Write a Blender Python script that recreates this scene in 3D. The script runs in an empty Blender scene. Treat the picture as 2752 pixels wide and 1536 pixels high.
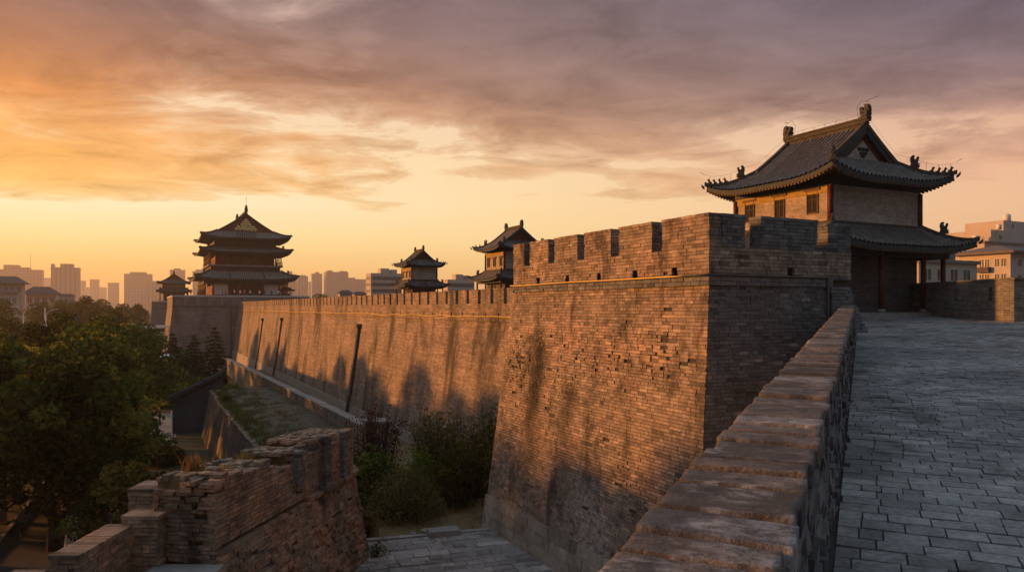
import bpy, bmesh, math, random
import numpy as np
from mathutils import Vector, Matrix, noise
R_ = math.radians
scn = bpy.context.scene
COL = scn.collection
Z0 = 14.0                       # eye level above the street, in metres
SIN, COS = 0.4468, 0.8946       # the view is turned 26.5 degrees clockwise from the line of the wall (+Y)

def cw(lat, dep):
    """metres to the right of / ahead of the standpoint -> world X, Y"""
    return (COS*lat + SIN*dep, -SIN*lat + COS*dep)

def lin(r, g, b):
    f = lambda c: (c/255/12.92) if c/255 <= .04045 else ((c/255+.055)/1.055)**2.4
    return (f(r), f(g), f(b), 1)

# ------------------------------------------------------------------ objects
ORG = {}
def tag(o, label=None, cat=None, group=None, kind=None):
    if label: o['label'] = label
    if cat: o['category'] = cat
    if group: o['group'] = group
    if kind: o['kind'] = kind
    return o

def empty(name, loc, label=None, cat=None, group=None):
    o = bpy.data.objects.new(name, None); COL.objects.link(o)
    o.location = loc; o.empty_display_size = .3
    ORG[o] = Vector(loc)
    return tag(o, label, cat, group)

def kids(o): return list(o.children)
def copy_tree(o, parent=None):
    c = o.copy(); COL.objects.link(c)
    if parent is not None: c.parent = parent
    for ch in kids(o): copy_tree(ch, c)
    return c

class MB:
    def __init__(s): s.v, s.f, s.t, s.m = [], [], [], []; s.tint = .5; s.mi = 0
    def pt(s, p): s.v.append((p[0], p[1], p[2])); return len(s.v)-1
    def face(s, idx, t=None):
        s.f.append(tuple(idx)); s.t.append(s.tint if t is None else t); s.m.append(s.mi)
    def poly(s, pts, t=None): s.face([s.pt(p) for p in pts], t)
    def hexa(s, p, t=None, skip=()):
        """p: 8 points, bottom ring then top ring"""
        b = len(s.v); s.v.extend([tuple(q) for q in p])
        F = ((3,2,1,0),(4,5,6,7),(0,1,5,4),(1,2,6,5),(2,3,7,6),(3,0,4,7))
        for k, q in enumerate(F):
            if k not in skip: s.face([b+i for i in q], t)
    def box(s, x0, x1, y0, y1, z0, z1, t=None):
        s.hexa([(x0,y0,z0),(x1,y0,z0),(x1,y1,z0),(x0,y1,z0),(x0,y0,z1),(x1,y0,z1),(x1,y1,z1),(x0,y1,z1)], t)
    def obox(s, O, U, N, u0, u1, n0, n1, z0, z1, t=None):
        q = lambda u, n, z: (O[0]+U[0]*u+N[0]*n, O[1]+U[1]*u+N[1]*n, z)
        s.hexa([q(u0,n0,z0),q(u1,n0,z0),q(u1,n1,z0),q(u0,n1,z0),q(u0,n0,z1),q(u1,n0,z1),q(u1,n1,z1),q(u0,n1,z1)], t)
    def frust(s, a, za, b, zb, t=None):
        """a, b: (x0,x1,y0,y1) at za and zb"""
        s.hexa([(a[0],a[2],za),(a[1],a[2],za),(a[1],a[3],za),(a[0],a[3],za),(b[0],b[2],zb),(b[1],b[2],zb),(b[1],b[3],zb),(b[0],b[3],zb)], t)
    def tube(s, path, rad, n=8, cap=True, t=None):
        rings = []
        path = [Vector(p) for p in path]
        rr = rad if isinstance(rad, (list, tuple)) else [rad]*len(path)
        for i, p in enumerate(path):
            d = (path[min(i+1, len(path)-1)]-path[max(i-1, 0)])
            if d.length < 1e-9: d = Vector((0,0,1))
            d.normalize()
            a = d.cross(Vector((0,0,1)) if abs(d.z) < .95 else Vector((1,0,0))).normalized(); b = d.cross(a)
            rings.append([s.pt(p+(a*math.cos(2*math.pi*k/n)+b*math.sin(2*math.pi*k/n))*rr[i]) for k in range(n)])
        for A, B in zip(rings, rings[1:]):
            for k in range(n): s.face((A[k], A[(k+1)%n], B[(k+1)%n], B[k]), t)
        if cap: s.face(rings[0][::-1], t); s.face(rings[-1], t)
    def lathe(s, c, prof, n=12, t=None):
        rings = [[s.pt((c[0]+r*math.cos(2*math.pi*k/n), c[1]+r*math.sin(2*math.pi*k/n), c[2]+z)) for k in range(n)] for r, z in prof]
        for A, B in zip(rings, rings[1:]):
            for k in range(n): s.face((A[k], A[(k+1)%n], B[(k+1)%n], B[k]), t)
        s.face(rings[0][::-1], t); s.face(rings[-1], t)
    def sweep(s, path, w, h, t=None, side=None):
        """rectangular bar w wide, h tall standing on a path"""
        path = [Vector(p) for p in path]; rings = []
        for i, p in enumerate(path):
            d = path[min(i+1, len(path)-1)]-path[max(i-1, 0)]
            a = Vector((d.y, -d.x, 0)); a = a.normalized() if a.length > 1e-6 else Vector((1,0,0))
            if side: a = Vector(side)
            up = Vector((0,0,1))
            rings.append([s.pt(p-a*w/2), s.pt(p+a*w/2), s.pt(p+a*w/2+up*h), s.pt(p-a*w/2+up*h)])
        for A, B in zip(rings, rings[1:]):
            for k in range(4): s.face((A[k], A[(k+1)%4], B[(k+1)%4], B[k]), t)
        s.face(rings[0][::-1], t); s.face(rings[-1], t)
    def extrude(s, prof, place, d0, d1, t=None):
        """prof: 2-D outline; place(a, b, d) -> 3-D point"""
        A = [s.pt(place(a, b, d0)) for a, b in prof]; B = [s.pt(place(a, b, d1)) for a, b in prof]
        n = len(prof)
        s.face(A[::-1], t); s.face(B, t)
        for k in range(n): s.face((A[k], A[(k+1)%n], B[(k+1)%n], B[k]), t)
    def build(s, name, mats, parent=None, smooth=False, at=None, uvspin=None):
        me = bpy.data.meshes.new(name)
        org = ORG[parent] if parent is not None else Vector(at if at is not None else (0,0,0))
        V = np.array(s.v, dtype=np.float64)
        ox = np.array(org)
        me.from_pydata((V-ox).tolist(), [], s.f)
        if not isinstance(mats, (list, tuple)): mats = [mats]
        for m in mats: me.materials.append(m)
        nf = len(me.polygons)
        if nf == len(s.f):
            if len(mats) > 1: me.polygons.foreach_set('material_index', np.array(s.m, dtype=np.int32))
            at_ = me.attributes.new('tint', 'FLOAT', 'FACE'); at_.data.foreach_set('value', np.array(s.t, dtype=np.float32))
        if smooth: me.polygons.foreach_set('use_smooth', np.ones(nf, dtype=bool))
        # metre-true box unwrapping along each face's own horizontal
        nl = len(me.loops); vi = np.empty(nl, dtype=np.int32); me.loops.foreach_get('vertex_index', vi)
        tot = np.empty(nf, dtype=np.int32); me.polygons.foreach_get('loop_total', tot)
        nr = np.empty(nf*3); me.polygons.foreach_get('normal', nr); nr = nr.reshape(-1, 3)
        T = np.stack([-nr[:,1], nr[:,0], np.zeros(nf)], 1); ln = np.linalg.norm(T, axis=1)
        flat = ln < .35
        T[~flat] /= ln[~flat][:,None]
        c, q = (1, 0) if uvspin is None else uvspin
        T[flat] = (c, q, 0)
        # one sense of direction for opposite faces
        B = np.cross(nr, T); B[flat] = (-q, c, 0)
        li = np.repeat(np.arange(nf), tot); P = V[vi]
        uv = np.stack([(P*T[li]).sum(1), (P*B[li]).sum(1)], 1).astype(np.float32)
        me.uv_layers.new(name='UVMap').data.foreach_set('uv', uv.ravel())
        o = bpy.data.objects.new(name, me); COL.objects.link(o)
        if parent is not None: o.parent = parent
        else: o.location = org
        ORG[o] = Vector(org)
        return o

# ------------------------------------------------------------------ materials
class NT:
    def __init__(s, name):
        s.m = bpy.data.materials.new(name); s.m.use_nodes = True
        s.nt = s.m.node_tree; s.n = s.nt.nodes; s.l = s.nt.links
        s.p = s.n['Principled BSDF']; s.out = s.n['Material Output']
        s.p.inputs['Roughness'].default_value = .85
        s.p.inputs['Specular IOR Level'].default_value = .25
    def add(s, t, **k):
        n = s.n.new(t)
        for a, b in k.items(): setattr(n, a, b)
        return n
    def set(s, sock, v):
        if isinstance(v, bpy.types.NodeSocket): s.l.new(v, sock)
        else: sock.default_value = v
    def math(s, op, a, b=0., c=0., clamp=False):
        n = s.add('ShaderNodeMath', operation=op, use_clamp=clamp)
        s.set(n.inputs[0], a); s.set(n.inputs[1], b); s.set(n.inputs[2], c); return n.outputs[0]
    def mix(s, f, a, b, mode='MIX'):
        n = s.add('ShaderNodeMix', data_type='RGBA', blend_type=mode)
        s.set(n.inputs[0], f); s.set(n.inputs[6], a); s.set(n.inputs[7], b); return n.outputs[2]
    def ramp(s, f, stops, interp='LINEAR'):
        n = s.add('ShaderNodeValToRGB'); cr = n.color_ramp; cr.interpolation = interp
        while len(cr.elements) < len(stops): cr.elements.new(.5)
        for e, (p, c) in zip(cr.elements, stops):
            e.position = p; e.color = c if not isinstance(c, (int, float)) else (c, c, c, 1)
        s.set(n.inputs[0], f); return n.outputs[0]
    def noise(s, vec, scale, detail=4, rough=.55, dist=0., dim='3D'):
        n = s.add('ShaderNodeTexNoise', noise_dimensions=dim)
        if vec is not None: s.set(n.inputs['Vector'], vec)
        n.inputs['Scale'].default_value = scale; n.inputs['Detail'].default_value = detail
        n.inputs['Roughness'].default_value = rough; n.inputs['Distortion'].default_value = dist
        return n.outputs[0]
    def vscale(s, vec, sc):
        n = s.add('ShaderNodeMapping'); s.set(n.inputs['Vector'], vec); n.inputs['Scale'].default_value = sc; return n.outputs[0]
    def obj(s): return s.add('ShaderNodeTexCoord').outputs['Object']
    def uv(s): return s.add('ShaderNodeTexCoord').outputs['UV']
    def pos(s): return s.add('ShaderNodeNewGeometry').outputs['Position']
    def tint(s): return s.add('ShaderNodeAttribute', attribute_name='tint').outputs['Fac']
    def bump(s, h, strength=.5, dist=.02):
        n = s.add('ShaderNodeBump'); n.inputs['Strength'].default_value = strength; n.inputs['Distance'].default_value = dist
        s.set(n.inputs['Height'], h); s.l.new(n.outputs[0], s.p.inputs['Normal']); return n
    def base(s, c): s.set(s.p.inputs['Base Color'], c)

def C(r, g, b): return (r, g, b, 1)

def mat_plain(name, col, rough=.8, var=.25, sc=3., bump=0., metal=0.):
    t = NT(name)
    nz = t.noise(t.obj(), sc, 5, .6)
    f = t.ramp(nz, [(.25, 1-var), (.75, 1+var*.5)])
    t.base(t.mix(1., col, f, 'MULTIPLY'))
    t.p.inputs['Roughness'].default_value = rough; t.p.inputs['Metallic'].default_value = metal
    if bump: t.bump(t.noise(t.obj(), sc*8, 4), bump, .01)
    return t.m

def mat_bricks(name, cols, stain=.5, red=0., bump=.6, pale=.0, streak=None, ss=1.):
    """for walls laid brick by brick: every brick carries its own tint"""
    t = NT(name); P = t.pos(); tn = t.tint()
    c = t.ramp(tn, cols)
    fine = t.noise(P, 22, 5, .65); mid = t.noise(P, 3.2, 5, .6)
    c = t.mix(1., c, t.ramp(fine, [(.3, .62), (.7, 1.2)]), 'MULTIPLY')
    c = t.mix(1., c, t.ramp(mid, [(.3, .72), (.7, 1.18)]), 'MULTIPLY')
    if red:
        r = t.ramp(t.noise(P, .55, 4, .6), [(.42, 0.), (.6, red)])
        c = t.mix(r, c, t.mix(1., c, C(1.75, .95, .62), 'MULTIPLY'))
    if stain:
        v = t.vscale(P, (.55*ss, .55*ss, .22*ss))
        st = t.noise(v, 1., 6, .68, .4)
        c = t.mix(t.ramp(st, [(.5, 0.), (.66, stain)]), c, C(.03, .028, .027))
    if pale:
        pl = t.noise(P, 1.3, 7, .75)
        c = t.mix(t.ramp(pl, [(.6, 0.), (.72, pale)]), c, C(.42, .41, .4))
    if streak is not None:
        c = streak(t, P, c)
    t.base(c)
    t.bump(fine, bump, .015)
    return t.m

def mat_brickwall(name, c1, c2, mortar, bw=.42, bh=.115, ms=.012, stain=.5, bump=.5, rough_scale=1., rowk=1.):
    t = NT(name); U = t.uv(); P = t.pos()
    w = t.add('ShaderNodeTexNoise'); w.inputs['Scale'].default_value = 2.; t.l.new(P, w.inputs['Vector'])
    sub = t.add('ShaderNodeVectorMath', operation='MULTIPLY_ADD'); t.l.new(w.outputs['Color'], sub.inputs[0]); sub.inputs[1].default_value = (.03, .03, .03)
    t.l.new(U, sub.inputs[2])
    b = t.add('ShaderNodeTexBrick', offset=.5, squash=1.); t.l.new(sub.outputs[0], b.inputs['Vector'])
    for k, v in (('Color1', c1), ('Color2', c2), ('Mortar', mortar), ('Scale', 1.), ('Mortar Size', ms), ('Mortar Smooth', .2), ('Brick Width', bw), ('Row Height', bh), ('Bias', -.1)):
        b.inputs[k].default_value = v
    c = b.outputs['Color']
    fine = t.noise(P, 4*rough_scale, 6, .7); mid = t.noise(P, .35*rough_scale, 6, .65)
    row = t.noise(t.vscale(U, (.25, 4.2, 1)), 1., 5, .75)
    c = t.mix(1., c, t.ramp(fine, [(.3, .75), (.7, 1.2)]), 'MULTIPLY')
    c = t.mix(1., c, t.ramp(mid, [(.3, .72), (.7, 1.22)]), 'MULTIPLY')
    c = t.mix(1., c, t.ramp(row, [(.32, 1-.38*rowk), (.68, 1+.25*rowk)]), 'MULTIPLY')
    if stain:
        st = t.noise(t.vscale(P, (.28, .28, .07)), 1., 7, .7, .5)
        c = t.mix(t.ramp(st, [(.5, 0.), (.64, stain)]), c, C(.035, .032, .03))
    t.base(c)
    h = t.math('ADD', t.math('MULTIPLY', b.outputs['Fac'], -.8), t.math('MULTIPLY', fine, .9))
    t.bump(h, bump, .03)
    return t.m

def mat_leaf(name, stops, trans=.45):
    t = NT(name)
    oi = t.add('ShaderNodeObjectInfo').outputs['Random']
    c = t.ramp(t.tint(), stops)
    hs = t.add('ShaderNodeHueSaturation'); t.l.new(c, hs.inputs['Color'])
    t.l.new(t.math('MULTIPLY_ADD', oi, .04, .48), hs.inputs['Hue']); t.l.new(t.math('MULTIPLY_ADD', oi, .9, .6), hs.inputs['Value'])
    c = hs.outputs[0]
    d = t.add('ShaderNodeBsdfDiffuse'); t.l.new(c, d.inputs[0])
    tr = t.add('ShaderNodeBsdfTranslucent'); t.l.new(c, tr.inputs[0])
    mx = t.add('ShaderNodeMixShader'); mx.inputs[0].default_value = trans
    t.l.new(d.outputs[0], mx.inputs[1]); t.l.new(tr.outputs[0], mx.inputs[2]); t.l.new(mx.outputs[0], t.out.inputs['Surface'])
    return t.m

def mat_facade(name, wall, glass, pu=3.2, pv=3.0, a=(.22, .78), b=(.32, .8)):
    """far high-rises: a grid of window openings, too small to build one by one"""
    t = NT(name); s = t.add('ShaderNodeSeparateXYZ'); t.l.new(t.uv(), s.inputs[0])
    def band(x, per, lo, hi):
        f = t.math('FRACT', t.math('DIVIDE', x, per))
        return t.math('MULTIPLY', t.math('GREATER_THAN', f, lo), t.math('LESS_THAN', f, hi))
    w = t.math('MULTIPLY', band(s.outputs[0], pu, *a), band(s.outputs[1], pv, *b))
    nz = t.noise(t.pos(), .12, 4)
    c = t.mix(1., wall, t.ramp(nz, [(.3, .8), (.7, 1.1)]), 'MULTIPLY')
    t.base(t.mix(w, c, glass)); t.set(t.p.inputs['Roughness'], t.math('MULTIPLY_ADD', w, -.5, .8))
    return t.m

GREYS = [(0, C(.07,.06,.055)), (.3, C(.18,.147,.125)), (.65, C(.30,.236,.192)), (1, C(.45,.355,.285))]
def streak_bastion(t, P, c):
    """the black water stain running down the sunny face of the near bastion, and the lime bloom near its foot"""
    s = t.add('ShaderNodeSeparateXYZ'); t.l.new(P, s.inputs[0])
    wob = t.noise(P, 1.6, 5, .7)
    wide = t.noise(P, 7, 4, .7)
    def col(y0, half, ztop, zbot, amt, c, lean=.0):
        yy = t.math('ADD', t.math('ADD', s.outputs[1], -y0), t.math('MULTIPLY', t.math('ADD', wob, -.5), 1.6))
        yy = t.math('ADD', yy, t.math('MULTIPLY', t.math('ADD', s.outputs[2], -ztop), lean))
        d = t.math('ABSOLUTE', yy)
        a = t.ramp(t.math('DIVIDE', d, half*2), [(.1, 1.), (.75, 0.)])
        zz = t.math('ADD', s.outputs[2], t.math('MULTIPLY', t.math('ADD', wide, -.5), 3.))
        z1 = t.ramp(t.math('DIVIDE', t.math('SUBTRACT', ztop, zz), 2.), [(.0, 0.), (.25, 1.)])
        z2 = t.ramp(t.math('DIVIDE', t.math('SUBTRACT', zz, zbot), 5.), [(.0, 0.), (1., 1.)])
        fac = t.math('MULTIPLY', t.math('MULTIPLY', a, z1), t.math('MULTIPLY', z2, amt))
        fac = t.math('MULTIPLY', fac, t.ramp(t.noise(P, 4, 6, .75), [(.3, .3), (.46, 1.)]))
        return t.mix(fac, c, C(.012, .011, .011))
    c = col(28.4, .8, 13.0, 5.5, 1., c)
    c = col(25.6, .55, 11.2, 6., .9, c)
    c = col(21.5, .35, 11.6, 8., .6, c)
    c = col(24.2, 2.6, 12.7, 11.1, .55, c)
    # a band of paler, newer bricks below the ledge
    zb = t.math('ABSOLUTE', t.math('SUBTRACT', t.math('ADD', s.outputs[2], t.math('MULTIPLY', t.math('ADD', wob, -.5), 2.2)), 12.75))
    pb = t.math('MULTIPLY', t.ramp(zb, [(.25, .75), (.9, 0.)]), t.ramp(t.noise(P, 1.1, 5, .6), [(.42, 0.), (.58, 1.)]))
    c = t.mix(pb, c, t.mix(1., c, C(1.75, 1.62, 1.5), 'MULTIPLY'))
    # lime bloom
    v = t.add('ShaderNodeVectorMath', operation='DISTANCE'); t.l.new(P, v.inputs[0]); v.inputs[1].default_value = (14.5, 23.2, 5.9)
    bl = t.math('MULTIPLY', t.ramp(t.math('DIVIDE', v.outputs['Value'], 2.2), [(.2, .85), (1., 0.)]), t.ramp(t.noise(P, 5, 6, .75), [(.45, 0.), (.6, 1.)]))
    return t.mix(bl, c, C(.45, .44, .43))

M = {}
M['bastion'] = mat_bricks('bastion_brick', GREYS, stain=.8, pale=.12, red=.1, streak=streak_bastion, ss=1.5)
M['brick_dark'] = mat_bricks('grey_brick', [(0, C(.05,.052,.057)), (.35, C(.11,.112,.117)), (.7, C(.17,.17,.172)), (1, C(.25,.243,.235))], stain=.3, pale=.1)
M['ruin'] = mat_bricks('ruin_brick', [(0, C(.06,.056,.053)), (.3, C(.155,.125,.10)), (.65, C(.265,.205,.155)), (1, C(.38,.29,.215))], stain=.9, red=.35, pale=.4, bump=.9)
M['coping'] = mat_bricks('coping_brick', [(0, C(.07,.066,.068)), (.35, C(.145,.122,.115)), (.7, C(.20,.16,.145)), (1, C(.27,.28,.31))], stain=.9, pale=.6, bump=1., ss=7.)
M['paver'] = mat_bricks('paver_brick', [(0, C(.13,.133,.14)), (.5, C(.205,.206,.206)), (1, C(.31,.305,.3))], stain=.7, pale=.2, bump=.6, ss=1.6)
M['lane'] = mat_bricks('lane_stone', [(0, C(.14,.132,.132)), (.5, C(.26,.24,.235)), (1, C(.42,.38,.36))], stain=.45, pale=.2)
M['plinth'] = mat_bricks('plinth_stone', [(0, C(.19,.165,.14)), (.5, C(.31,.27,.23)), (1, C(.42,.37,.31))], stain=.4, bump=.4)
M['mortar'] = mat_plain('mortar', C(.27,.245,.22), .95, .4, 6., .4)
M['mortar_dark'] = mat_plain('joint_dirt', C(.055,.05,.047), .95, .4, 6., .4)
M['longwall'] = mat_brickwall('long_wall_brick', C(.35,.265,.205), C(.19,.145,.118), C(.12,.10,.088), ms=.016, bh=.14, bw=.46, stain=.95, bump=.8)
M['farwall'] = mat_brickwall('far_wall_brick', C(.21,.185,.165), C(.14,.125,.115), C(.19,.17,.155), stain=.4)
M['towerbrick'] = mat_brickwall('tower_brick', C(.40,.34,.295), C(.26,.225,.20), C(.38,.34,.31), .3, .08, .008, stain=.2, rough_scale=1.5, rowk=.45)
M['sidebrick'] = mat_brickwall('parapet_brick', C(.19,.175,.155), C(.11,.10,.092), C(.25,.235,.2), stain=.35)
M['housebrick'] = mat_brickwall('house_brick', C(.075,.075,.08), C(.05,.05,.055), C(.085,.085,.085), .4, .1, .01, stain=.3)
def mat_tile(name, col):
    t = NT(name); P = t.pos()
    a = t.noise(P, 2.5, 5, .65); b = t.noise(P, 14, 4, .7)
    c = t.mix(1., col, t.ramp(a, [(.3, .6), (.7, 1.35)]), 'MULTIPLY')
    c = t.mix(1., c, t.ramp(t.tint(), [(.2, .22), (.6, 1.)]), 'MULTIPLY')  # low tint paints in the shade of the valleys between tile rows
    c = t.mix(t.ramp(b, [(.6, 0.), (.75, .45)]), c, C(.24,.24,.24))
    t.base(c); t.p.inputs['Roughness'].default_value = .85; t.p.inputs['Specular IOR Level'].default_value = .15; t.bump(b, .5, .02)
    return t.m
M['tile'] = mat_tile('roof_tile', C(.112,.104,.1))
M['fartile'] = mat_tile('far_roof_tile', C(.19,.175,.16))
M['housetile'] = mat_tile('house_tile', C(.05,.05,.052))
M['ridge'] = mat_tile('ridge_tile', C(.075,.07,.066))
M['red'] = mat_plain('red_paint', C(.095,.026,.02), .6, .4, 4.)
M['reddark'] = mat_plain('dark_red_board', C(.17,.05,.035), .7, .35, 3.)
M['wood'] = mat_plain('dark_beam', C(.035,.045,.045), .7, .4, 4.)
M['rafter'] = mat_plain('rafter_paint', C(.13,.075,.05), .7, .3, 4.)
M['joint'] = mat_plain('joint_mortar', C(.05,.047,.045), .95, .5, 9., .6)
M['palestone'] = mat_plain('pale_stone', C(.46,.45,.44), .85, .2, 1.)
M['porchshade'] = mat_brickwall('porch_brick_shade', C(.115,.105,.096), C(.075,.07,.066), C(.12,.11,.10), .3, .08, .008, stain=.3)  # tower brick darkened: shade under the deep eaves put into its colour
M['ochre'] = mat_plain('ochre_plaster', C(.34,.23,.06), .8, .35, 2.)
M['white'] = mat_plain('white_plaster', C(.78,.76,.72), .8, .1, 1.)
M['gold'] = mat_plain('gold_relief', C(.95,.72,.32), .5, .1, 2.)
M['void'] = mat_plain('dark_interior', C(.02,.017,.016), .9)
M['stone'] = mat_plain('step_stone', C(.24,.225,.215), .85, .35, 3., .5)
M['concrete'] = mat_plain('stained_concrete', C(.105,.09,.075), .9, .5, .8, .4)
M['slab'] = mat_plain('slab_stone', C(.22,.215,.205), .85, .35, 2., .4)
M['pipe'] = mat_plain('pipe_metal', C(.06,.055,.05), .6, .4, 3.)
M['yellow'] = mat_plain('yellow_conduit', C(.62,.42,.10), .45, .1, 2.)
M['wire'] = mat_plain('wire', C(.05,.05,.05), .5)
M['bark'] = mat_plain('bark', C(.045,.035,.028), .95, .4, 6., .8)
M['lime'] = mat_plain('limewash', C(.34,.34,.34), .9, .2, 5.)
M['metal'] = mat_plain('white_metal', C(.6,.6,.6), .5, .1, 3.)
M['glass'] = mat_plain('window_glass', C(.04,.045,.05), .15, .3, .6)
M['frame'] = mat_plain('window_frame', C(.6,.57,.52), .6, .1)
M['leafA'] = mat_leaf('leaf_green', [(0, C(.014,.022,.008)), (.5, C(.06,.08,.019)), (1, C(.2,.19,.04))])
M['leafB'] = mat_leaf('leaf_olive', [(0, C(.018,.024,.009)), (.5, C(.07,.078,.021)), (1, C(.22,.185,.04))])
M['leafD'] = mat_leaf('leaf_dusty_olive', [(0, C(.05,.05,.018)), (.5, C(.11,.105,.035)), (1, C(.22,.185,.06))])
M['leafC'] = mat_leaf('leaf_conifer', [(0, C(.014,.024,.012)), (.5, C(.028,.042,.018)), (1, C(.05,.065,.025))], .15)
M['leafP'] = mat_leaf('leaf_plum', [(0, C(.03,.018,.015)), (.5, C(.075,.035,.025)), (1, C(.15,.065,.035))], .3)
M['leafY'] = mat_leaf('leaf_bright', [(0, C(.05,.08,.015)), (.5, C(.10,.14,.025)), (1, C(.17,.19,.04))])
M['dry'] = mat_leaf('dry_grass', [(0, C(.12,.075,.025)), (.5, C(.24,.14,.045)), (1, C(.36,.23,.08))], .3)
M['grass'] = mat_leaf('bank_grass', [(0, C(.045,.055,.016)), (.5, C(.08,.085,.025)), (1, C(.13,.115,.04))], .3)
M['asphalt'] = mat_plain('asphalt', C(.05,.05,.052), .9, .3, .6, .4)
M['path'] = mat_plain('path_paving', C(.05,.046,.044), .9, .35, 1., .3)
M['square'] = mat_plain('square_paving', C(.30,.29,.285), .8, .2, .8, .3)
M['kerb'] = mat_plain('kerb_stone', C(.26,.24,.22), .9, .3, 2., .3)
def mat_coping():
    t = NT('coping_brick'); P = t.pos()
    def dot(v):
        n = t.add('ShaderNodeVectorMath', operation='DOT_PRODUCT'); t.l.new(P, n.inputs[0]); n.inputs[1].default_value = v; return n.outputs['Value']
    a, b = dot((.785, .6195, 0)), dot((.6195, -.785, 0))
    cv = t.add('ShaderNodeCombineXYZ'); t.l.new(t.math('MULTIPLY', a, 19.), cv.inputs[0]); t.l.new(t.math('MULTIPLY', b, 8.5), cv.inputs[1])
    t.l.new(t.math('MULTIPLY', t.tint(), 37.), cv.inputs[2])
    st = t.noise(cv.outputs[0], 1., 7, .68, .6)               # weather streaks along each brick
    grit = t.noise(P, 95, 4, .7); pit = t.noise(P, 30, 5, .7); big = t.noise(P, 2.2, 5, .65)
    c = t.ramp(t.tint(), [(0, C(.075,.068,.066)), (.35, C(.135,.114,.104)), (.7, C(.195,.16,.142)), (.95, C(.21,.178,.163)), (1, C(.27,.28,.31))])
    c = t.mix(1., c, t.ramp(st, [(.32, .42), (.5, .92), (.68, 1.3)]), 'MULTIPLY')
    c = t.mix(1., c, t.ramp(grit, [(.35, .5), (.65, 1.45)]), 'MULTIPLY')
    c = t.mix(t.ramp(big, [(.44, 0.), (.6, .8)]), c, C(.045,.045,.05))
    c = t.mix(t.ramp(pit, [(.30, .9), (.38, 0.)]), c, C(.02,.02,.022))
    pale = t.math('MULTIPLY', t.ramp(t.noise(P, 2.6, 6, .7), [(.53, 0.), (.6, 1.)]), t.ramp(st, [(.46, 0.), (.62, .6)]))
    c = t.mix(pale, c, C(.34, .345, .37))
    t.base(c)
    h = t.math('ADD', t.math('MULTIPLY', grit, .6), t.math('ADD', t.math('MULTIPLY', st, .8), t.math('MULTIPLY', t.ramp(pit, [(.3, 0.), (.4, 1.)]), .5)))
    t.bump(h, .9, .012)
    return t.m
M['coping'] = mat_coping()
def mat_soil(name, a, b, sc):
    t = NT(name); P = t.pos(); n = t.noise(P, sc, 7, .7); f = t.noise(P, sc*14, 5, .7)
    c = t.ramp(n, [(.38, a), (.62, b)])
    t.base(t.mix(1., c, t.ramp(f, [(.3, .6), (.7, 1.3)]), 'MULTIPLY')); t.bump(f, .8, .06); return t.m
M['ground'] = mat_soil('park_ground', C(.035,.045,.018), C(.075,.06,.035), .12)
M['dirt'] = mat_soil('terrace_dirt', C(.10,.075,.035), C(.17,.125,.06), .5)
M['bank'] = mat_soil('bank_soil', C(.055,.05,.028), C(.11,.092,.07), 1.4)
# ------------------------------------------------------------------ masonry
def line_path(O, U, N):
    return lambda u: (O[0]+U[0]*u, O[1]+U[1]*u, U[0], U[1], N[0], N[1])

def lay(mb, path, ua, ub, z0, z1, rnd, bat=lambda z: 0., ea=lambda z: 0., eb=lambda z: 0., course=.115, L=.42,
        gap=.013, dep=.12, jit=.008, miss=0., holes=(), top=None, wav=.2, rough=None, header=.35, skew=.004, tbias=0.):
    """bricks laid in courses along a path; every brick is a block of its own set in or out a little"""
    n = max(1, round((z1-z0)/course)); ch = (z1-z0)/n
    for k in range(n):
        za, zb = z0+k*ch+gap/2, z0+(k+1)*ch-gap/2
        zm = (za+zb)/2
        a, b = ua-ea(zm), ub+eb(zm)
        u = a - rnd.random()*L*.6 if (k % 2) else a
        while u < b-.01:
            l = L*(.5 if rnd.random() < header else 1.)*rnd.uniform(.93, 1.07)
            x0, x1 = max(u, a)+gap/2, min(u+l, b)-gap/2
            u += l
            for hh in holes:
                if hh[2] < zm < hh[3] and x1 > hh[0] and x0 < hh[1]:
                    if hh[0]-x0 > x1-hh[1]: x1 = min(x1, hh[0])
                    else: x0 = max(x0, hh[1])
            if x1-x0 < .03: continue
            uc = (x0+x1)/2
            if top is not None and zm > top(uc): continue
            r = 1. if rough is None else rough(uc, zm)
            if rnd.random() < miss*r: continue
            px, py, tx, ty, nx, ny = path(uc)
            j = rnd.gauss(0, jit)*r
            if rnd.random() < .012*r: j -= .05*rnd.random()*r
            t = min(1., max(0., rnd.gauss(.5, .15)+tbias+wav*(noise.noise((px*.9, py*.9, zm*.9)))))
            bo, to, bk = bat(za)+j, bat(zb)+j, bat(zm)-dep
            h = (x1-x0)/2
            s = lambda: rnd.uniform(-skew, skew)*r
            q = lambda uu, nn, z: (px+tx*uu+nx*nn, py+ty*uu+ny*nn, z)
            mb.hexa([q(-h, bk, za), q(h, bk, za), q(h+s(), bo+s(), za+s()), q(-h+s(), bo+s(), za+s()),
                     q(-h, bk, zb), q(h, bk, zb), q(h+s(), to+s(), zb+s()), q(-h+s(), to+s(), zb+s())], t, skip=(2,))

def cap_row(mb, O, U, N, ua, ub, n0, n1, z, rnd, h=.1, L=.22, gap=.012, jit=.006):
    """bricks lying flat on top, each reaching from n0 to n1"""
    u = ua
    while u < ub-.02:
        l = min(L*rnd.uniform(.9, 1.12), ub-u)
        j = rnd.gauss(0, jit); dz = rnd.gauss(0, jit*.7)
        mb.obox(O, U, N, u+gap/2, u+l-gap/2, n0+j, n1+j, z, z+h+dz, min(1, max(0, rnd.gauss(.5, .2))))
        u += l

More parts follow.
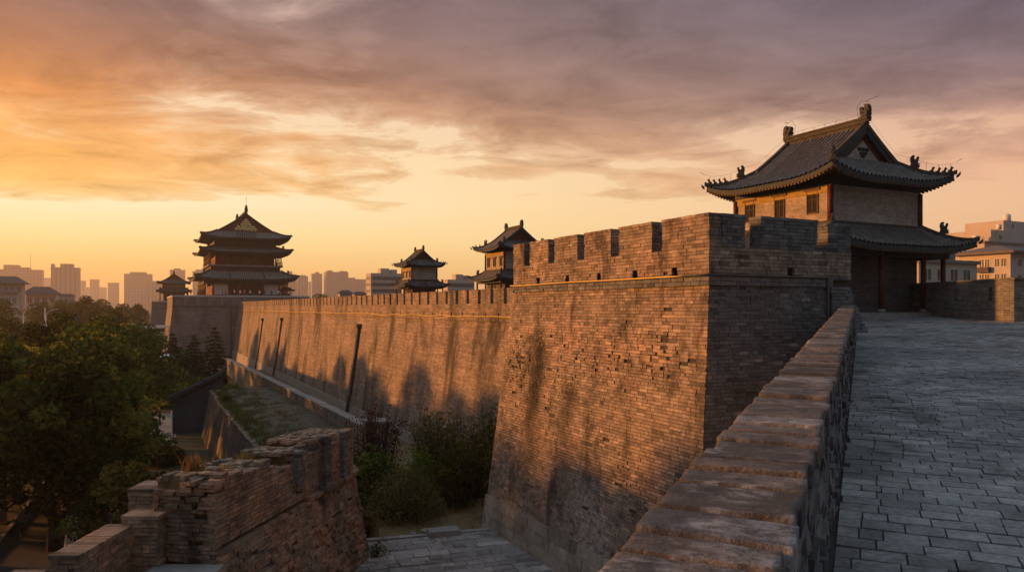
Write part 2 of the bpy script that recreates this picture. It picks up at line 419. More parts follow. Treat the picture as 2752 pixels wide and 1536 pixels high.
def block(mb, O, U, N, u0, u1, T, z0, z1, rnd, cap=True, back=True, ml=True, mr=True, jit=.007, core=None, **k):
    """free-standing brick block: front in plane n=0, reaching back to n=-T"""
    P = lambda u, n: (O[0]+U[0]*u+N[0]*n, O[1]+U[1]*u+N[1]*n)
    iN = (-N[0], -N[1]); iU = (-U[0], -U[1])
    zc = z1-.1 if cap else z1
    lay(mb, line_path(O, U, N), u0, u1, z0, zc, rnd, jit=jit, dep=.08, **k)
    if back: lay(mb, line_path(P(0, -T), U, iN), u0, u1, z0, zc, rnd, jit=jit, dep=.08, **k)
    if ml: lay(mb, line_path(P(u0, -.03), iN, iU), 0, T-.06, z0, zc, rnd, jit=jit, dep=.08, **k)
    if mr: lay(mb, line_path(P(u1, -.03), iN, U), 0, T-.06, z0, zc, rnd, jit=jit, dep=.08, **k)
    if cap: cap_row(mb, O, U, N, u0-.015, u1+.015, -T-.02, .02, zc+.004, rnd)

rnd = random.Random(7)
W = lambda z: z+Z0
LANE = 3.7
# ================================================================= THE NEAR BASTION
BX, BY = 15.86, 18.0; BLEN = 13.6; BRX = 22.25
ZS, ZL, ZSILL, ZTOP = 14.68, 14.96, 15.9, 16.95
batL = lambda z: .127*(ZS-z) if z < ZS else 0.
batR = lambda z: .088*(ZS-z) if z < ZS else 0.
batF = lambda z: .04*(ZS-z) if z < ZS else 0.
bas = empty('brick_bastion', (BX, BY, LANE), 'tall near brick bastion with one sunlit face above a pale stone foot', 'bastion')
m = MB(); i = .05
m.frust((BX-batL(3)+i, BRX-.06, BY-batR(3)+i, BY+BLEN+batF(3)-i), 3., (BX+i, BRX-.06, BY+i, BY+BLEN-i), ZS)
m.box(BX+.02, BRX-.06, BY+.02, BY+BLEN-.02, ZS, ZL-.02)
m.build('wall_body', M['mortar_dark'], bas)
m = MB(); m.frust((BX-batL(5.2)+.1, BRX-.07, BY-batR(5.2)+.033, BY-batR(5.2)+.3), 5.2, (BX+.1, BRX-.07, BY+.033, BY+.3), ZS); m.build('pointing', M['mortar'], bas)
lp, rp = line_path((BX, BY), (0, 1), (-1, 0)), line_path((BX, BY), (1, 0), (0, -1))
def rough_l(u, z):
    k = max(0., noise.noise((u*.45, z*.35, 3.))+.12+.5*math.exp(-((z-11.8)/1.2)**2))
    return .75+4.5*k*k
m = MB()
lay(m, lp, 0, BLEN, 5.2, ZS, rnd, bat=batL, ea=batR, eb=batF, jit=.0055, rough=rough_l, miss=.0012, gap=.016)
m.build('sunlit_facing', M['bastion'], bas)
m = MB()
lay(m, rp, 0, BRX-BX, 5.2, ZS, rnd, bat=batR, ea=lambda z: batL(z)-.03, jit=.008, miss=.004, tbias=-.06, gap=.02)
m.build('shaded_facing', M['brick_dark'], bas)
m = MB()
lay(m, lp, 0, BLEN, 3.4, 5.2, rnd, bat=lambda z: batL(z)+.07, ea=lambda z: batR(z)+.07, eb=batF, course=.45, L=.85, gap=.02, dep=.4, jit=.012, header=.3)
lay(m, rp, 0, BRX-BX, 3.4, 5.2, rnd, bat=lambda z: batR(z)+.07, ea=lambda z: batL(z)+.03, course=.45, L=.85, gap=.02, dep=.4, jit=.012, header=.3)
m.build('stone_plinth', M['plinth'], bas)
m = MB()
lay(m, lp, 0, BLEN, ZS, ZL, rnd, bat=lambda z: .09, ea=lambda z: .09, course=.14, dep=.3, gap=.016)
lay(m, rp, 0, BRX-BX-1., ZS, ZL, rnd, bat=lambda z: .09, ea=lambda z: .06, course=.14, dep=.3, gap=.016)
m.box(BX-.07, BRX-.05, BY-.07, BY+BLEN, ZL-.03, ZL-.015)
m.build('string_course', M['brick_dark'], bas)
# parapet with loopholes, and the merlons on it
T = .5
gapsL = [(2.35, 2.9), (4.9, 5.42), (7.3, 7.82), (9.7, 10.22), (11.95, 12.5)]
gapsR = [(1.5, 2.15), (4.75, 5.3)]
holesL = [(1.55, 1.85, 15.0, 15.36), (3.75, 4.03, 15.0, 15.36), (6.1, 6.38, 15.0, 15.36), (8.5, 8.78, 15.0, 15.36), (11.0, 11.28, 15.0, 15.36)]
holesR = [(3.35, 3.68, 15.0, 15.34)]
def parapet_core(mb, O, U, N, u0, u1, z0, z1, T, holes):
    hz0, hz1 = 15.0, 15.36
    mb.obox(O, U, N, u0, u1, -T, -.05, z0, hz0-.002)
    mb.obox(O, U, N, u0, u1, -T, -.05, hz1+.002, z1)
    e = u0
    for a, b, _, _ in sorted(holes):
        mb.obox(O, U, N, e, a, -T, -.05, hz0, hz1); e = b
    mb.obox(O, U, N, e, u1, -T, -.05, hz0, hz1)
m = MB()
lay(m, lp, 0, BLEN, ZL, ZSILL, rnd, holes=holesL, dep=.1)
lay(m, rp, .02, BRX-BX, ZL, ZSILL, rnd, holes=holesR, dep=.1, tbias=-.06)
lay(m, line_path((BX, BY+BLEN), (1, 0), (0, 1)), .02, BRX-BX, ZL, ZSILL, rnd, dep=.1)
lay(m, line_path((BRX, BY), (0, 1), (1, 0)), .05, T, ZL-1.9, ZSILL, rnd, dep=.1)
m.build('parapet', M['bastion'], bas)
m = MB()
parapet_core(m, (BX, BY), (0, 1), (-1, 0), .05, BLEN-.05, ZL, ZSILL, T, holesL)
parapet_core(m, (BX, BY), (1, 0), (0, -1), T+.001, BRX-BX-.05, ZL, ZSILL, T, holesR)
m.box(BX+T+.001, BRX, BY+BLEN-T, BY+BLEN-.05, ZL, ZSILL)
m.build('parapet_core', M['mortar_dark'], bas)
def merlon_run(gaps, a, b):
    e = a; out = []
    for g0, g1 in gaps: out.append((e, g0)); e = g1
    out.append((e, b)); return out
for k, (a, b) in enumerate(merlon_run(gapsL, 0, BLEN)):
    m = MB(); block(m, (BX, BY), (0, 1), (-1, 0), a, b, T, ZSILL, ZTOP, rnd, tbias=.02)
    m.obox((BX, BY), (0, 1), (-1, 0), a+.05, b-.05, -T+.05, -.05, ZSILL, ZTOP-.1, .3)
    m.build('merlon', M['bastion'], bas)
for k, (a, b) in enumerate(merlon_run(gapsR, T+.02, BRX-BX)):
    m = MB(); zt = ZTOP if k < 2 else ZTOP-.06
    block(m, (BX, BY), (1, 0), (0, -1), a, b, T, ZSILL, zt, rnd, ml=(k > 0), tbias=-.1)
    m.obox((BX, BY), (1, 0), (0, -1), a+.05, b-.05, -T+.05, -.05, ZSILL, zt-.1, .3)
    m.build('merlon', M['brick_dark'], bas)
for a, b in ((.6, 3.0), (3.6, 5.9)):
    m = MB(); block(m, (BX, BY+BLEN), (1, 0), (0, 1), a, b, T, ZSILL, ZTOP, rnd)
    m.obox((BX, BY+BLEN), (1, 0), (0, 1), a+.05, b-.05, -T+.05, -.05, ZSILL, ZTOP-.1, .3)
    m.build('merlon', M['bastion'], bas)
# yellow conduit on the ledge of the lit face, dark one round the corner
def sag(pts, seg, amp):
    out = []
    for (p, q) in zip(pts, pts[1:]):
        p, q = Vector(p), Vector(q); n = max(2, int((q-p).length/seg))
        for k in range(n):
            v = p.lerp(q, k/n); v.z += amp*noise.noise((v.x*.25, v.y*.25, 1.)); out.append(v)
    out.append(Vector(pts[-1])); return out
m = MB(); m.tube(sag([(BX-.14, BY+1.1, ZL+.05), (BX-.14, BY+BLEN+.05, ZL+.05)], .6, .04), .026, 8)
c = m.build('conduit', M['yellow'], bas, True); c['label'] = 'yellow conduit run along the ledge'
m = MB(); m.tube([(BX-.14, BY+1.1, ZL+.05), (BX-.13, BY-.13, ZL+.05), (BRX-1.2, BY-.13, ZL+.03)], .035, 8); m.tube([(20.95, BY-.14, ZL+.03), (20.95, BY-.14, 11.6)], .045, 8)
m.build('pipe', M['pipe'], bas, True)
# broken masonry where the ramp parapet runs into the bastion
m = MB()
for k in range(14):
    z = 13.1+k*.115; w = 1.35-.05*k+rnd.uniform(-.1, .1)
    lay(m, line_path((21.1, BY-.02), (1, 0), (0, -1)), 0, w+.2, z, z+.11, rnd, bat=lambda zz: .3-.016*k, course=.11, dep=.3, jit=.02)
m.build('broken_joint', M['brick_dark'], bas)

# ================================================================= THE LONG WALL
LX = 22.6; LY0, LY1 = 31., 204.6
LS, LL, LSILL, LTOP = 12.95, 13.23, 14.25, 15.33
batW = lambda z: .135*(LS-z) if z < LS else 0.
lw = empty('city_wall', (LX, LY0, 1.), 'long sunlit brick city wall running away to the gate, crowned with a row of battlements', 'city wall')
m = MB()
m.frust((LX-batW(2.9), LX+15+1.2, LY0, LY1+.5), 2.9, (LX, LX+15, LY0, LY1+.5), LS)
m.box(LX, LX+15, LY0, LY1+.5, LS, LL-.02)
m.build('wall_body', M['longwall'], lw)
m = MB(); m.frust((LX-batW(.5)-.12, LX+5, LY0, LY1+.4), .5, (LX-batW(3.)-.12, LX+5, LY0, LY1+.4), 3.)
m.build('stone_plinth', M['plinth'], lw)
m = MB(); m.box(LX-.1, LX+.4, BY+BLEN, LY1, LS, LL); m.build('string_course', M['longwall'], lw)
m = MB(); per = 2.2; ys = [LY0+1+per*k for k in range(int((LY1-LY0-1)/per))]
m.box(LX, LX+.5, LY0, LY1, LL+.34, LSILL); m.box(LX, LX+.5, LY0, LY1, LL-.015, LL+.02)
e = LY0
for y in ys: m.box(LX, LX+.5, e, y-.09, LL+.02, LL+.34); e = y+.09
m.box(LX, LX+.5, e, LY1, LL+.02, LL+.34)
m.build('parapet', M['longwall'], lw)
for k, y in enumerate(ys):
    if y+per > LY1: break
    m = MB(); dz = .03*noise.noise((y, 0, 0)); a, b = y-per/2+.27+rnd.uniform(-.03, .03), y+per/2-.25+rnd.uniform(-.03, .03)
    m.box(LX+.002, LX+.498, a, b, LSILL+.002, LTOP-.08+dz); m.box(LX-.03, LX+.53, a-.02, b+.02, LTOP-.08+dz, LTOP+dz)
    m.build('merlon', M['longwall'], lw)
m = MB(); m.tube(sag([(LX-.16, LY0+.8, LL+.06), (LX-.16, LY1-.2, LL+.06)], 2., .14), .03, 8)
c = m.build('conduit', M['yellow'], lw, True); c['label'] = 'yellow conduit run along the ledge'
for y, zt, r, lab in ((158., 11.4, .13, None), (135.5, 11.8, .15, None), (83.5, 11.75, .17, None)):
    m = MB(); q = lambda z: (LX-batW(z)-r-.02, y, z)
    m.tube([q(zt), q(8), q(4.5), (q(3.)[0]-.12, y, 3.), (q(1.6)[0]-.15, y, 1.6)], r, 10)
    m.box(q(zt)[0]-.3, q(zt)[0]+.35, y-.3, y+.3, zt-.1, zt+.35)
    m.build('drain_pipe', M['pipe'], lw, True)

# ================================================================= GATE PLATFORM AND THE NEXT BASTION
def far_bastion(name, label, x0, x1, y0, y1, ztop, bat, spouts=0, pipe=None):
    o = empty(name, (x0, y0, 0.), label, 'bastion')
    zs = ztop-2.9; k = bat*zs
    m = MB(); m.frust((x0-k, x1+k, y0-k, y1+k), 0., (x0, x1, y0, y1), zs); m.build('wall_body', M['farwall'], o)
    m = MB(); m.box(x0-.15, x1+.15, y0-.15, y1+.15, zs, zs+.3); m.build('string_course', M['farwall'], o)
    m = MB(); t = .6
    for a in ((x0, x1, y0, y0+t), (x0, x1, y1-t, y1), (x0, x0+t, y0+t, y1-t), (x1-t, x1, y0+t, y1-t)): m.box(*a, zs+.3, ztop-.35)
    m.box(x0+t+.002, x1-t-.002, y0+t+.002, y1-t-.002, zs+.3, ztop-.15)
    m.build('parapet', M['farwall'], o)
    m = MB()
    for a in ((x0-.1, x1+.1, y0-.1, y0+t+.1), (x0-.1, x1+.1, y1-t-.1, y1+.1), (x0-.1, x0+t+.1, y0+t+.1, y1-t-.1), (x1-t-.1, x1+.1, y0+t+.1, y1-t-.1)): m.box(*a, ztop-.35, ztop)
    m.build('coping', M['palestone'], o)
    for j in range(spouts):
        m = MB(); x = x0+3.+j*2.85
        m.hexa([(x-.25, y0-.2, zs+.5), (x+.25, y0-.2, zs+.5), (x+.25, y0+.05, zs+.5), (x-.25, y0+.05, zs+.5),
                (x-.4, y0-.3, ztop-.5), (x+.4, y0-.3, ztop-.5), (x+.4, y0+.05, ztop-.5), (x-.4, y0+.05, ztop-.5)])
        m.build('spout', M['slab'], o)
    if pipe:
        m = MB(); q = lambda z: (pipe, y0-bat*max(0, zs-z)-.2, z); m.tube([q(zs-.2), q(6), q(0)], .14, 8); m.build('drain_pipe', M['pipe'], o, True)
    return o
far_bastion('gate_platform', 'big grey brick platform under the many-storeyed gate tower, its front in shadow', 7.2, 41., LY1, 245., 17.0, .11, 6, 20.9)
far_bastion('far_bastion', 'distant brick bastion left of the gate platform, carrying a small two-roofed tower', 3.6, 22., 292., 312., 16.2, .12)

# ================================================================= THE RAMP: parapet, paving, the wall under it
SL = .028                                  # the ramp climbs a little towards the tower
PU = (.785, .6195); PN = (.6195, -.785)    # along the parapet, and to its right
PA = (1.03, 1.61)
rise = lambda x, y: SL*(.785*x+.62*y)
zcop = lambda u: Z0-.727+rise(PA[0]+PU[0]*u, PA[1]+PU[1]*u)
zflr = lambda x, y: Z0-1.89+rise(x, y)
PL = 26.7; PWID = .44
def at_p(u, n): return (PA[0]+PU[0]*u+PN[0]*n, PA[1]+PU[1]*u+PN[1]*n)
par = empty('ramp_parapet', (*at_p(0, .2), zflr(*PA)), 'low brick parapet with worn flat coping bricks beside the grey paved ramp', 'parapet')
def rbrick(mb, u0, u1, n0, n1, z0, z1, seg, rad, amp, rnd, tint, lift):
    """a worn brick: rounded, pitted block on the ramp's slope"""
    nx, ny, nz = seg; idx = {}; ph = rnd.random()*100; tz, tl, tm = rnd.gauss(0, .007), rnd.gauss(0, .02), rnd.gauss(0, .008)
    for a in range(nx+1):
        for b in range(ny+1):
            for c in range(nz+1):
                if 0 < a < nx and 0 < b < ny and 0 < c < nz: continue
                e = lambda k, n: .5-.5*math.cos(math.pi*k/n) if n > 2 else k/n
                u, n_, z = u0+(u1-u0)*e(a, nx), n0+(n1-n0)*e(b, ny), z0+(z1-z0)*e(c, nz)
                cu, cn, cz = min(max(u, u0+rad), u1-rad), min(max(n_, n0+rad), n1-rad), min(max(z, z0+rad), z1-rad)
                d = Vector((u-cu, n_-cn, z-cz))
                if d.length > rad: d *= rad/d.length
                p = Vector((cu, cn, cz))+d
                w = noise.fractal((p.x*9+ph, p.y*9, p.z*9), 1., 2., 4)
                w2 = noise.noise((p.x*2.5+ph, p.y*2.5, 4.))
                p.z += amp*w+amp*1.2*w2+tz+tl*(p.x-u0)+tm*p.y; p.x += amp*2.6*noise.noise((p.x*3, p.y*11+ph, 2.))+amp*1.2*noise.noise((ph, p.y*34, p.z*20)); p.y += amp*1.6*noise.noise((p.x*6+ph, p.z*9, 7.))
                x, y = at_p(p.x, p.y)
                idx[a, b, c] = mb.pt((x, y, lift(p.x)+p.z))
    g = lambda *k: idx[k]
    for a in range(nx):
        for b in range(ny):
            mb.face((g(a,b,nz), g(a+1,b,nz), g(a+1,b+1,nz), g(a,b+1,nz)), tint); mb.face((g(a,b,0), g(a,b+1,0), g(a+1,b+1,0), g(a+1,b,0)), tint)
        for c in range(nz):
            mb.face((g(a,0,c), g(a+1,0,c), g(a+1,0,c+1), g(a,0,c+1)), tint); mb.face((g(a,ny,c), g(a,ny,c+1), g(a+1,ny,c+1), g(a+1,ny,c)), tint)
    for b in range(ny):
        for c in range(nz):
            mb.face((g(0,b,c), g(0,b,c+1), g(0,b+1,c+1), g(0,b+1,c)), tint); mb.face((g(nx,b,c), g(nx,b+1,c), g(nx,b+1,c+1), g(nx,b,c+1)), tint)
m = MB(); u = -2.4; k = 0
while u < PL:
    w = .215*rnd.uniform(.85, 1.15); near = u < 6.
    t = min(1, max(0, rnd.gauss(.5, .16)))
    if k % 9 == 4: t = .97
    g_ = .02 if near else .012
    rbrick(m, u+g_*rnd.uniform(.5, 1.1), u+w-g_*rnd.uniform(.5, 1.1), rnd.uniform(-.012, .012), PWID+rnd.uniform(-.015, .015), -.11, rnd.gauss(0, .004), (8, 14, 4) if near else (3, 5, 2), .006 if near else .006, .0032 if near else .003, rnd, t, zcop)
    u += w; k += 1
m.build('coping', M['coping'], par, True)
m = MB()
for side, n_, sgn in ((1, PWID-.03, 1), (-1, .03, -1)):
    nn = (PN[0]*sgn, PN[1]*sgn)
    steps = 14
    for s in range(steps):
        a = -2.4+(PL+2.4)*s/steps; b = -2.4+(PL+2.4)*(s+1)/steps
        O = at_p(0, n_); zt = zcop((a+b)/2)-.115; zb = zt-1.12
        lay(m, line_path(O, PU, nn), a, b, zb, zt, rnd, course=.1, jit=.016 if sgn > 0 else .01, gap=.016, miss=.01, dep=.09, skew=.01, tbias=-.1)
m.build('brick_side', M['brick_dark'], par)
m = MB(); Zt = lambda u, d: zcop(u)-.1-d
for a, b in ((-2.4, PL),):
    q = lambda u, n, d: (*at_p(u, n), Zt(u, d))
    m.hexa([q(a,.07,1.2), q(b,.07,1.2), q(b,PWID-.07,1.2), q(a,PWID-.07,1.2), q(a,.05,-.068), q(b,.05,-.068), q(b,PWID-.05,-.068), q(a,PWID-.05,-.068)])
m.build('mortar_core', M['joint'], par)
# paving bricks: laid end-on to the parapet
RW = 26.
m = MB(); q = lambda u, n, d: (*at_p(u, n), zflr(*at_p(u, n))+d)
e0, e1 = -4., 47.
m.hexa([q(e0,.4,-.6), q(e1,.4,-.6), q(e1,RW,-.6), q(e0,RW,-.6), q(e0,.4,-.03), q(e1,.4,-.03), q(e1,RW,-.03), q(e0,RW,-.03)])
tag(m.build('ramp_bed', M['mortar_dark']), kind='structure')
m = MB(); u = -1.5; row = 0
while u < 46.:
    dl = .225*rnd.uniform(.95, 1.05)
    n = PWID+.01 - rnd.choice((0., .12, .2, .28))
    lim = 19. if u < 30 else 23.
    while n < lim:
        w = .29*rnd.uniform(.92, 1.08)*(1 if rnd.random() > .15 else .6)
        a, b = max(n, PWID+.01)+.006, n+w-.006
        if b-a > .05:
            ua, ub = u+.008+rnd.uniform(-.003, .003), u+dl-.008
            dz = rnd.gauss(0, .003)-(.008 if rnd.random() < .04 else 0)
            sa, sb = rnd.gauss(0, .002), rnd.gauss(0, .002)
            wv = .02*noise.noise((u*.4, n*.4, 0.))
            P = [q(ua,a,-.08), q(ub,a,-.08), q(ub,b,-.08), q(ua,b,-.08), q(ua,a,dz+sa+wv), q(ub,a,dz+sb+wv), q(ub,b,dz-sa+wv), q(ua,b,dz-sb+wv)]
            m.hexa(P, min(1, max(0, rnd.gauss(.5, .17)+.55*noise.noise((u*.35, n*.35, 2.))+(.35 if rnd.random() < .03 else 0))), skip=(0,))
        n += w
    u += dl; row += 1
tag(m.build('paved_ramp', M['paver']), kind='structure')
# the wall that carries the ramp
rw = empty('ramp_wall', (*at_p(10, 2), LANE), 'plain brick wall that carries the paved ramp beside the bastion', 'wall')
m = MB()
q = lambda u, n, z: (*at_p(u, n), z)
m.hexa([q(-6,-.9,3.), q(PL,-.9,3.), q(PL,1.2,3.), q(-6,1.2,3.), q(-6,.07,zcop(-6)-1.25), q(PL,.07,zcop(PL)-1.25), q(PL,1.2,zcop(PL)-1.25), q(-6,1.2,zcop(-6)-1.25)])
m.build('wall_body', M['sidebrick'], rw)
# the parapet on the far side of the ramp
rp_ = empty('far_parapet', (*cw(23.9, 38), zflr(*cw(23.9, 38))), 'tall brick parapet with narrow loopholes along the right side of the ramp', 'parapet')
FU = (SIN, COS); FN = (-COS, SIN)
fO = cw(23.95, 0); cO = cw(23.95, 35.5)  # cO: made-up corner, turning the rest of the parapet away from the sun
m = MB(); zb, zt = 12.6, 15.42
def segs(a, b, hs):
    e = a; out = []
    for h0, h1 in hs: out.append((e, h0)); e = h1
    return out+[(e, b)]
for O_, U_, N_, a0, a1, slits, gaps_ in ((fO, FU, FN, 35.5, 48., [(35.9, 36.02), (38.9, 39.02), (41.3, 41.42)], [(37.1, 37.4), (40.0, 40.35)]),
                                     (cO, (1, 0), (0, -1), .0, 9., [(2., 2.12), (4.6, 4.72)], [(.95, 1.3), (3.4, 3.75), (6.2, 6.5)])):
    m.obox(O_, U_, N_, a0, a1, -.5, 0., zb, 13.35)
    for a, b in segs(a0, a1, slits): m.obox(O_, U_, N_, a, b, -.5, 0., 13.35, 13.75)
    m.obox(O_, U_, N_, a0, a1, -.5, 0., 13.75, 14.35)
    for a, b in segs(a0, a1, gaps_): m.obox(O_, U_, N_, a, b, -.5, 0., 14.35, 15.0)
    m.obox(O_, U_, N_, a0, a1, -.5, 0., 15.0, zt-.1)
m.build('wall_body', M['sidebrick'], rp_)
m = MB(); m.obox(fO, FU, FN, 35.4, 48., -.54, .04, zt-.098, zt); m.obox(cO, (1, 0), (0, -1), .03, 9., -.54, .045, zt-.098, zt+.003); m.build('coping', M['sidebrick'], rp_)
# ------------------------------------------------------------------ Chinese roofs
def lift_fn(a, b, L):
    def f(x, y):
        cx = max(0., (abs(x)/a-.3)/.7); cy = max(0., (abs(y)/b-.3)/.7)
        return L*(cx*cy)**2.2
    return f

def tile_prof(q):
    d = abs((q % 1.)-.5)
    return math.sqrt(1-(d/.33)**2) if d < .33 else 0.

class Roof:
    """hip-and-gable roof, ridge along Y, centred on (cx, cy)"""
    def __init__(s, cx, cy, a, b, g, wg, ze, zr, q=1.25, lift=.5, sp=.28, amp=.05, mat='tile'):
        s.__dict__.update(locals()); s.lf = lift_fn(a, b, lift)
    def f(s, w): return s.ze+(s.zr-s.ze)*max(0., 1-w/s.a)**s.q
    def mesh(s, rows=10, sub=4):
        m = MB()
        def strip(cols, tops, lim, pos):
            prev = None; pc = 0.
            for c in cols:
                t0 = tops(c); col = [m.pt(pos(c, t0+(lim-t0)*k/rows)) for k in range(rows+1)]
                if prev:
                    for k in range(rows): m.face((prev[k], col[k], col[k+1], prev[k+1]), .7 if tile_prof((c+pc)/2/s.sp) > .3 else .2)  # valley faces tinted darker, as painted shade between the cover tiles
                prev = col; pc = c
        def tiles(L):
            n = max(2, int(2*L/s.sp))*sub
            return [-L+2*L*i/n for i in range(n+1)]
        bumpf = lambda c: s.amp*tile_prof(c/s.sp)
        for sx in (-1, 1):
            strip(tiles(s.b), lambda y: 0. if abs(y) <= s.g else s.wg+(s.a-s.wg)*(abs(y)-s.g)/(s.b-s.g), s.a,
                  lambda y, w: (s.cx+sx*w, s.cy+y, s.f(w)+s.lf(w, y)+bumpf(y)))
        for sy in (-1, 1):
            strip(tiles(s.a), lambda x: s.g if abs(x) <= s.wg else s.g+(s.b-s.g)*(abs(x)-s.wg)/(s.a-s.wg), s.b,
                  lambda x, y: (s.cx+x, s.cy+sy*y, s.f(s.wg+(s.a-s.wg)*(y-s.g)/(s.b-s.g))+s.lf(x, y)+bumpf(x)))
        return m
    def hip(s, sx, sy, n=10):
        return [(s.cx+sx*(s.wg+(s.a-s.wg)*t), s.cy+sy*(s.g+(s.b-s.g)*t), s.f(s.wg+(s.a-s.wg)*t)+s.lf(s.wg+(s.a-s.wg)*t, s.g+(s.b-s.g)*t)) for t in [k/n*1.03 for k in range(n+1)]]

def perimeter(cx, cy, a, b, n=20):
    out = []
    for k in range(n): out.append((-a+2*a*k/n, -b))
    for k in range(n): out.append((a, -b+2*b*k/n))
    for k in range(n): out.append((a-2*a*k/n, b))
    for k in range(n): out.append((-a, b-2*b*k/n))
    return out

def eaves(parent, cx, cy, a, b, ai, bi, ze, zi, lf, th, mat, rafters=0, rmat=None):
    """fascia and soffit from the eave line in to the wall"""
    P = perimeter(cx, cy, a-.03, b-.03)
    m = MB(); N = len(P)
    top = [m.pt((cx+x, cy+y, ze+lf(x, y)+.02)) for x, y in P]
    bot = [m.pt((cx+x, cy+y, ze+lf(x, y)-th)) for x, y in P]
    inn = [m.pt((cx+x*ai/a, cy+y*bi/b, zi)) for x, y in P]
    for k in range(N):
        j = (k+1) % N
        m.face((top[k], bot[k], bot[j], top[j])); m.face((bot[k], inn[k], inn[j], bot[j]))
    m.build('soffit', mat, parent)
    if rafters:
        m = MB()
        for ax, (L, D, Di) in enumerate(((b, a, ai), (a, b, bi))):
            n = int(2*L/rafters)
            for sgn in (-1, 1):
                for k in range(n+1):
                    c = -L+2*L*k/n; ci = max(-(bi if ax == 0 else ai), min(bi if ax == 0 else ai, c))
                    x1, y1 = (sgn*(D-.05), c) if ax == 0 else (c, sgn*(D-.05))
                    x0, y0 = (sgn*Di, ci) if ax == 0 else (ci, sgn*Di)
                    z1 = ze+lf(x1, y1)-th-.09
                    m.sweep([(cx+x0, cy+y0, zi-.1), (cx+x1, cy+y1, z1)], .13, .12)
        m.build('rafters', rmat or M['rafter'], parent)

def beast(p, d, h):
    """a small seated roof beast, looking along d"""
    m = MB(); d = Vector((d[0], d[1], 0)).normalized(); sd = Vector((-d.y, d.x, 0)); p = Vector(p)
    prof = [(-.32,0),(.3,0),(.3,.12),(.16,.2),(.2,.5),(.36,.62),(.38,.76),(.2,.82),(.16,.98),(.02,.9),(-.06,.7),(-.2,.42),(-.36,.3),(-.42,.5),(-.46,.2)]
    m.extrude([(x*h, z*h) for x, z in prof], lambda u, v, t: p+d*u+sd*t+Vector((0,0,v)), -.13*h, .13*h)
    return m

def dragon_end(p, d, h, th):
    """ridge-end ornament: a tall curled tail with open jaws facing inward along d"""
    m = MB(); d = Vector(d); sd = Vector((-d.y, d.x, 0)); p = Vector(p)
    prof = [(-.26,0),(.34,0),(.4,.14),(.3,.2),(.42,.3),(.26,.36),(.22,.5),(.3,.62),(.34,.8),(.26,.92),(.16,.86),(.14,.72),(.02,.66),(-.02,.82),(.04,.95),(-.08,1.02),(-.2,.98),(-.28,.84),(-.3,.6),(-.24,.4),(-.3,.2)]
    m.extrude([(x*h, z*h) for x, z in prof], lambda u, v, t: p+d*u+sd*t+Vector((0,0,v)), -th/2, th/2)
    m.extrude([(x*h*.8, .1*h+z*h*.55) for x, z in prof], lambda u, v, t: p+d*u+sd*t+Vector((0,0,v)), -th*.8, th*.8)
    return m

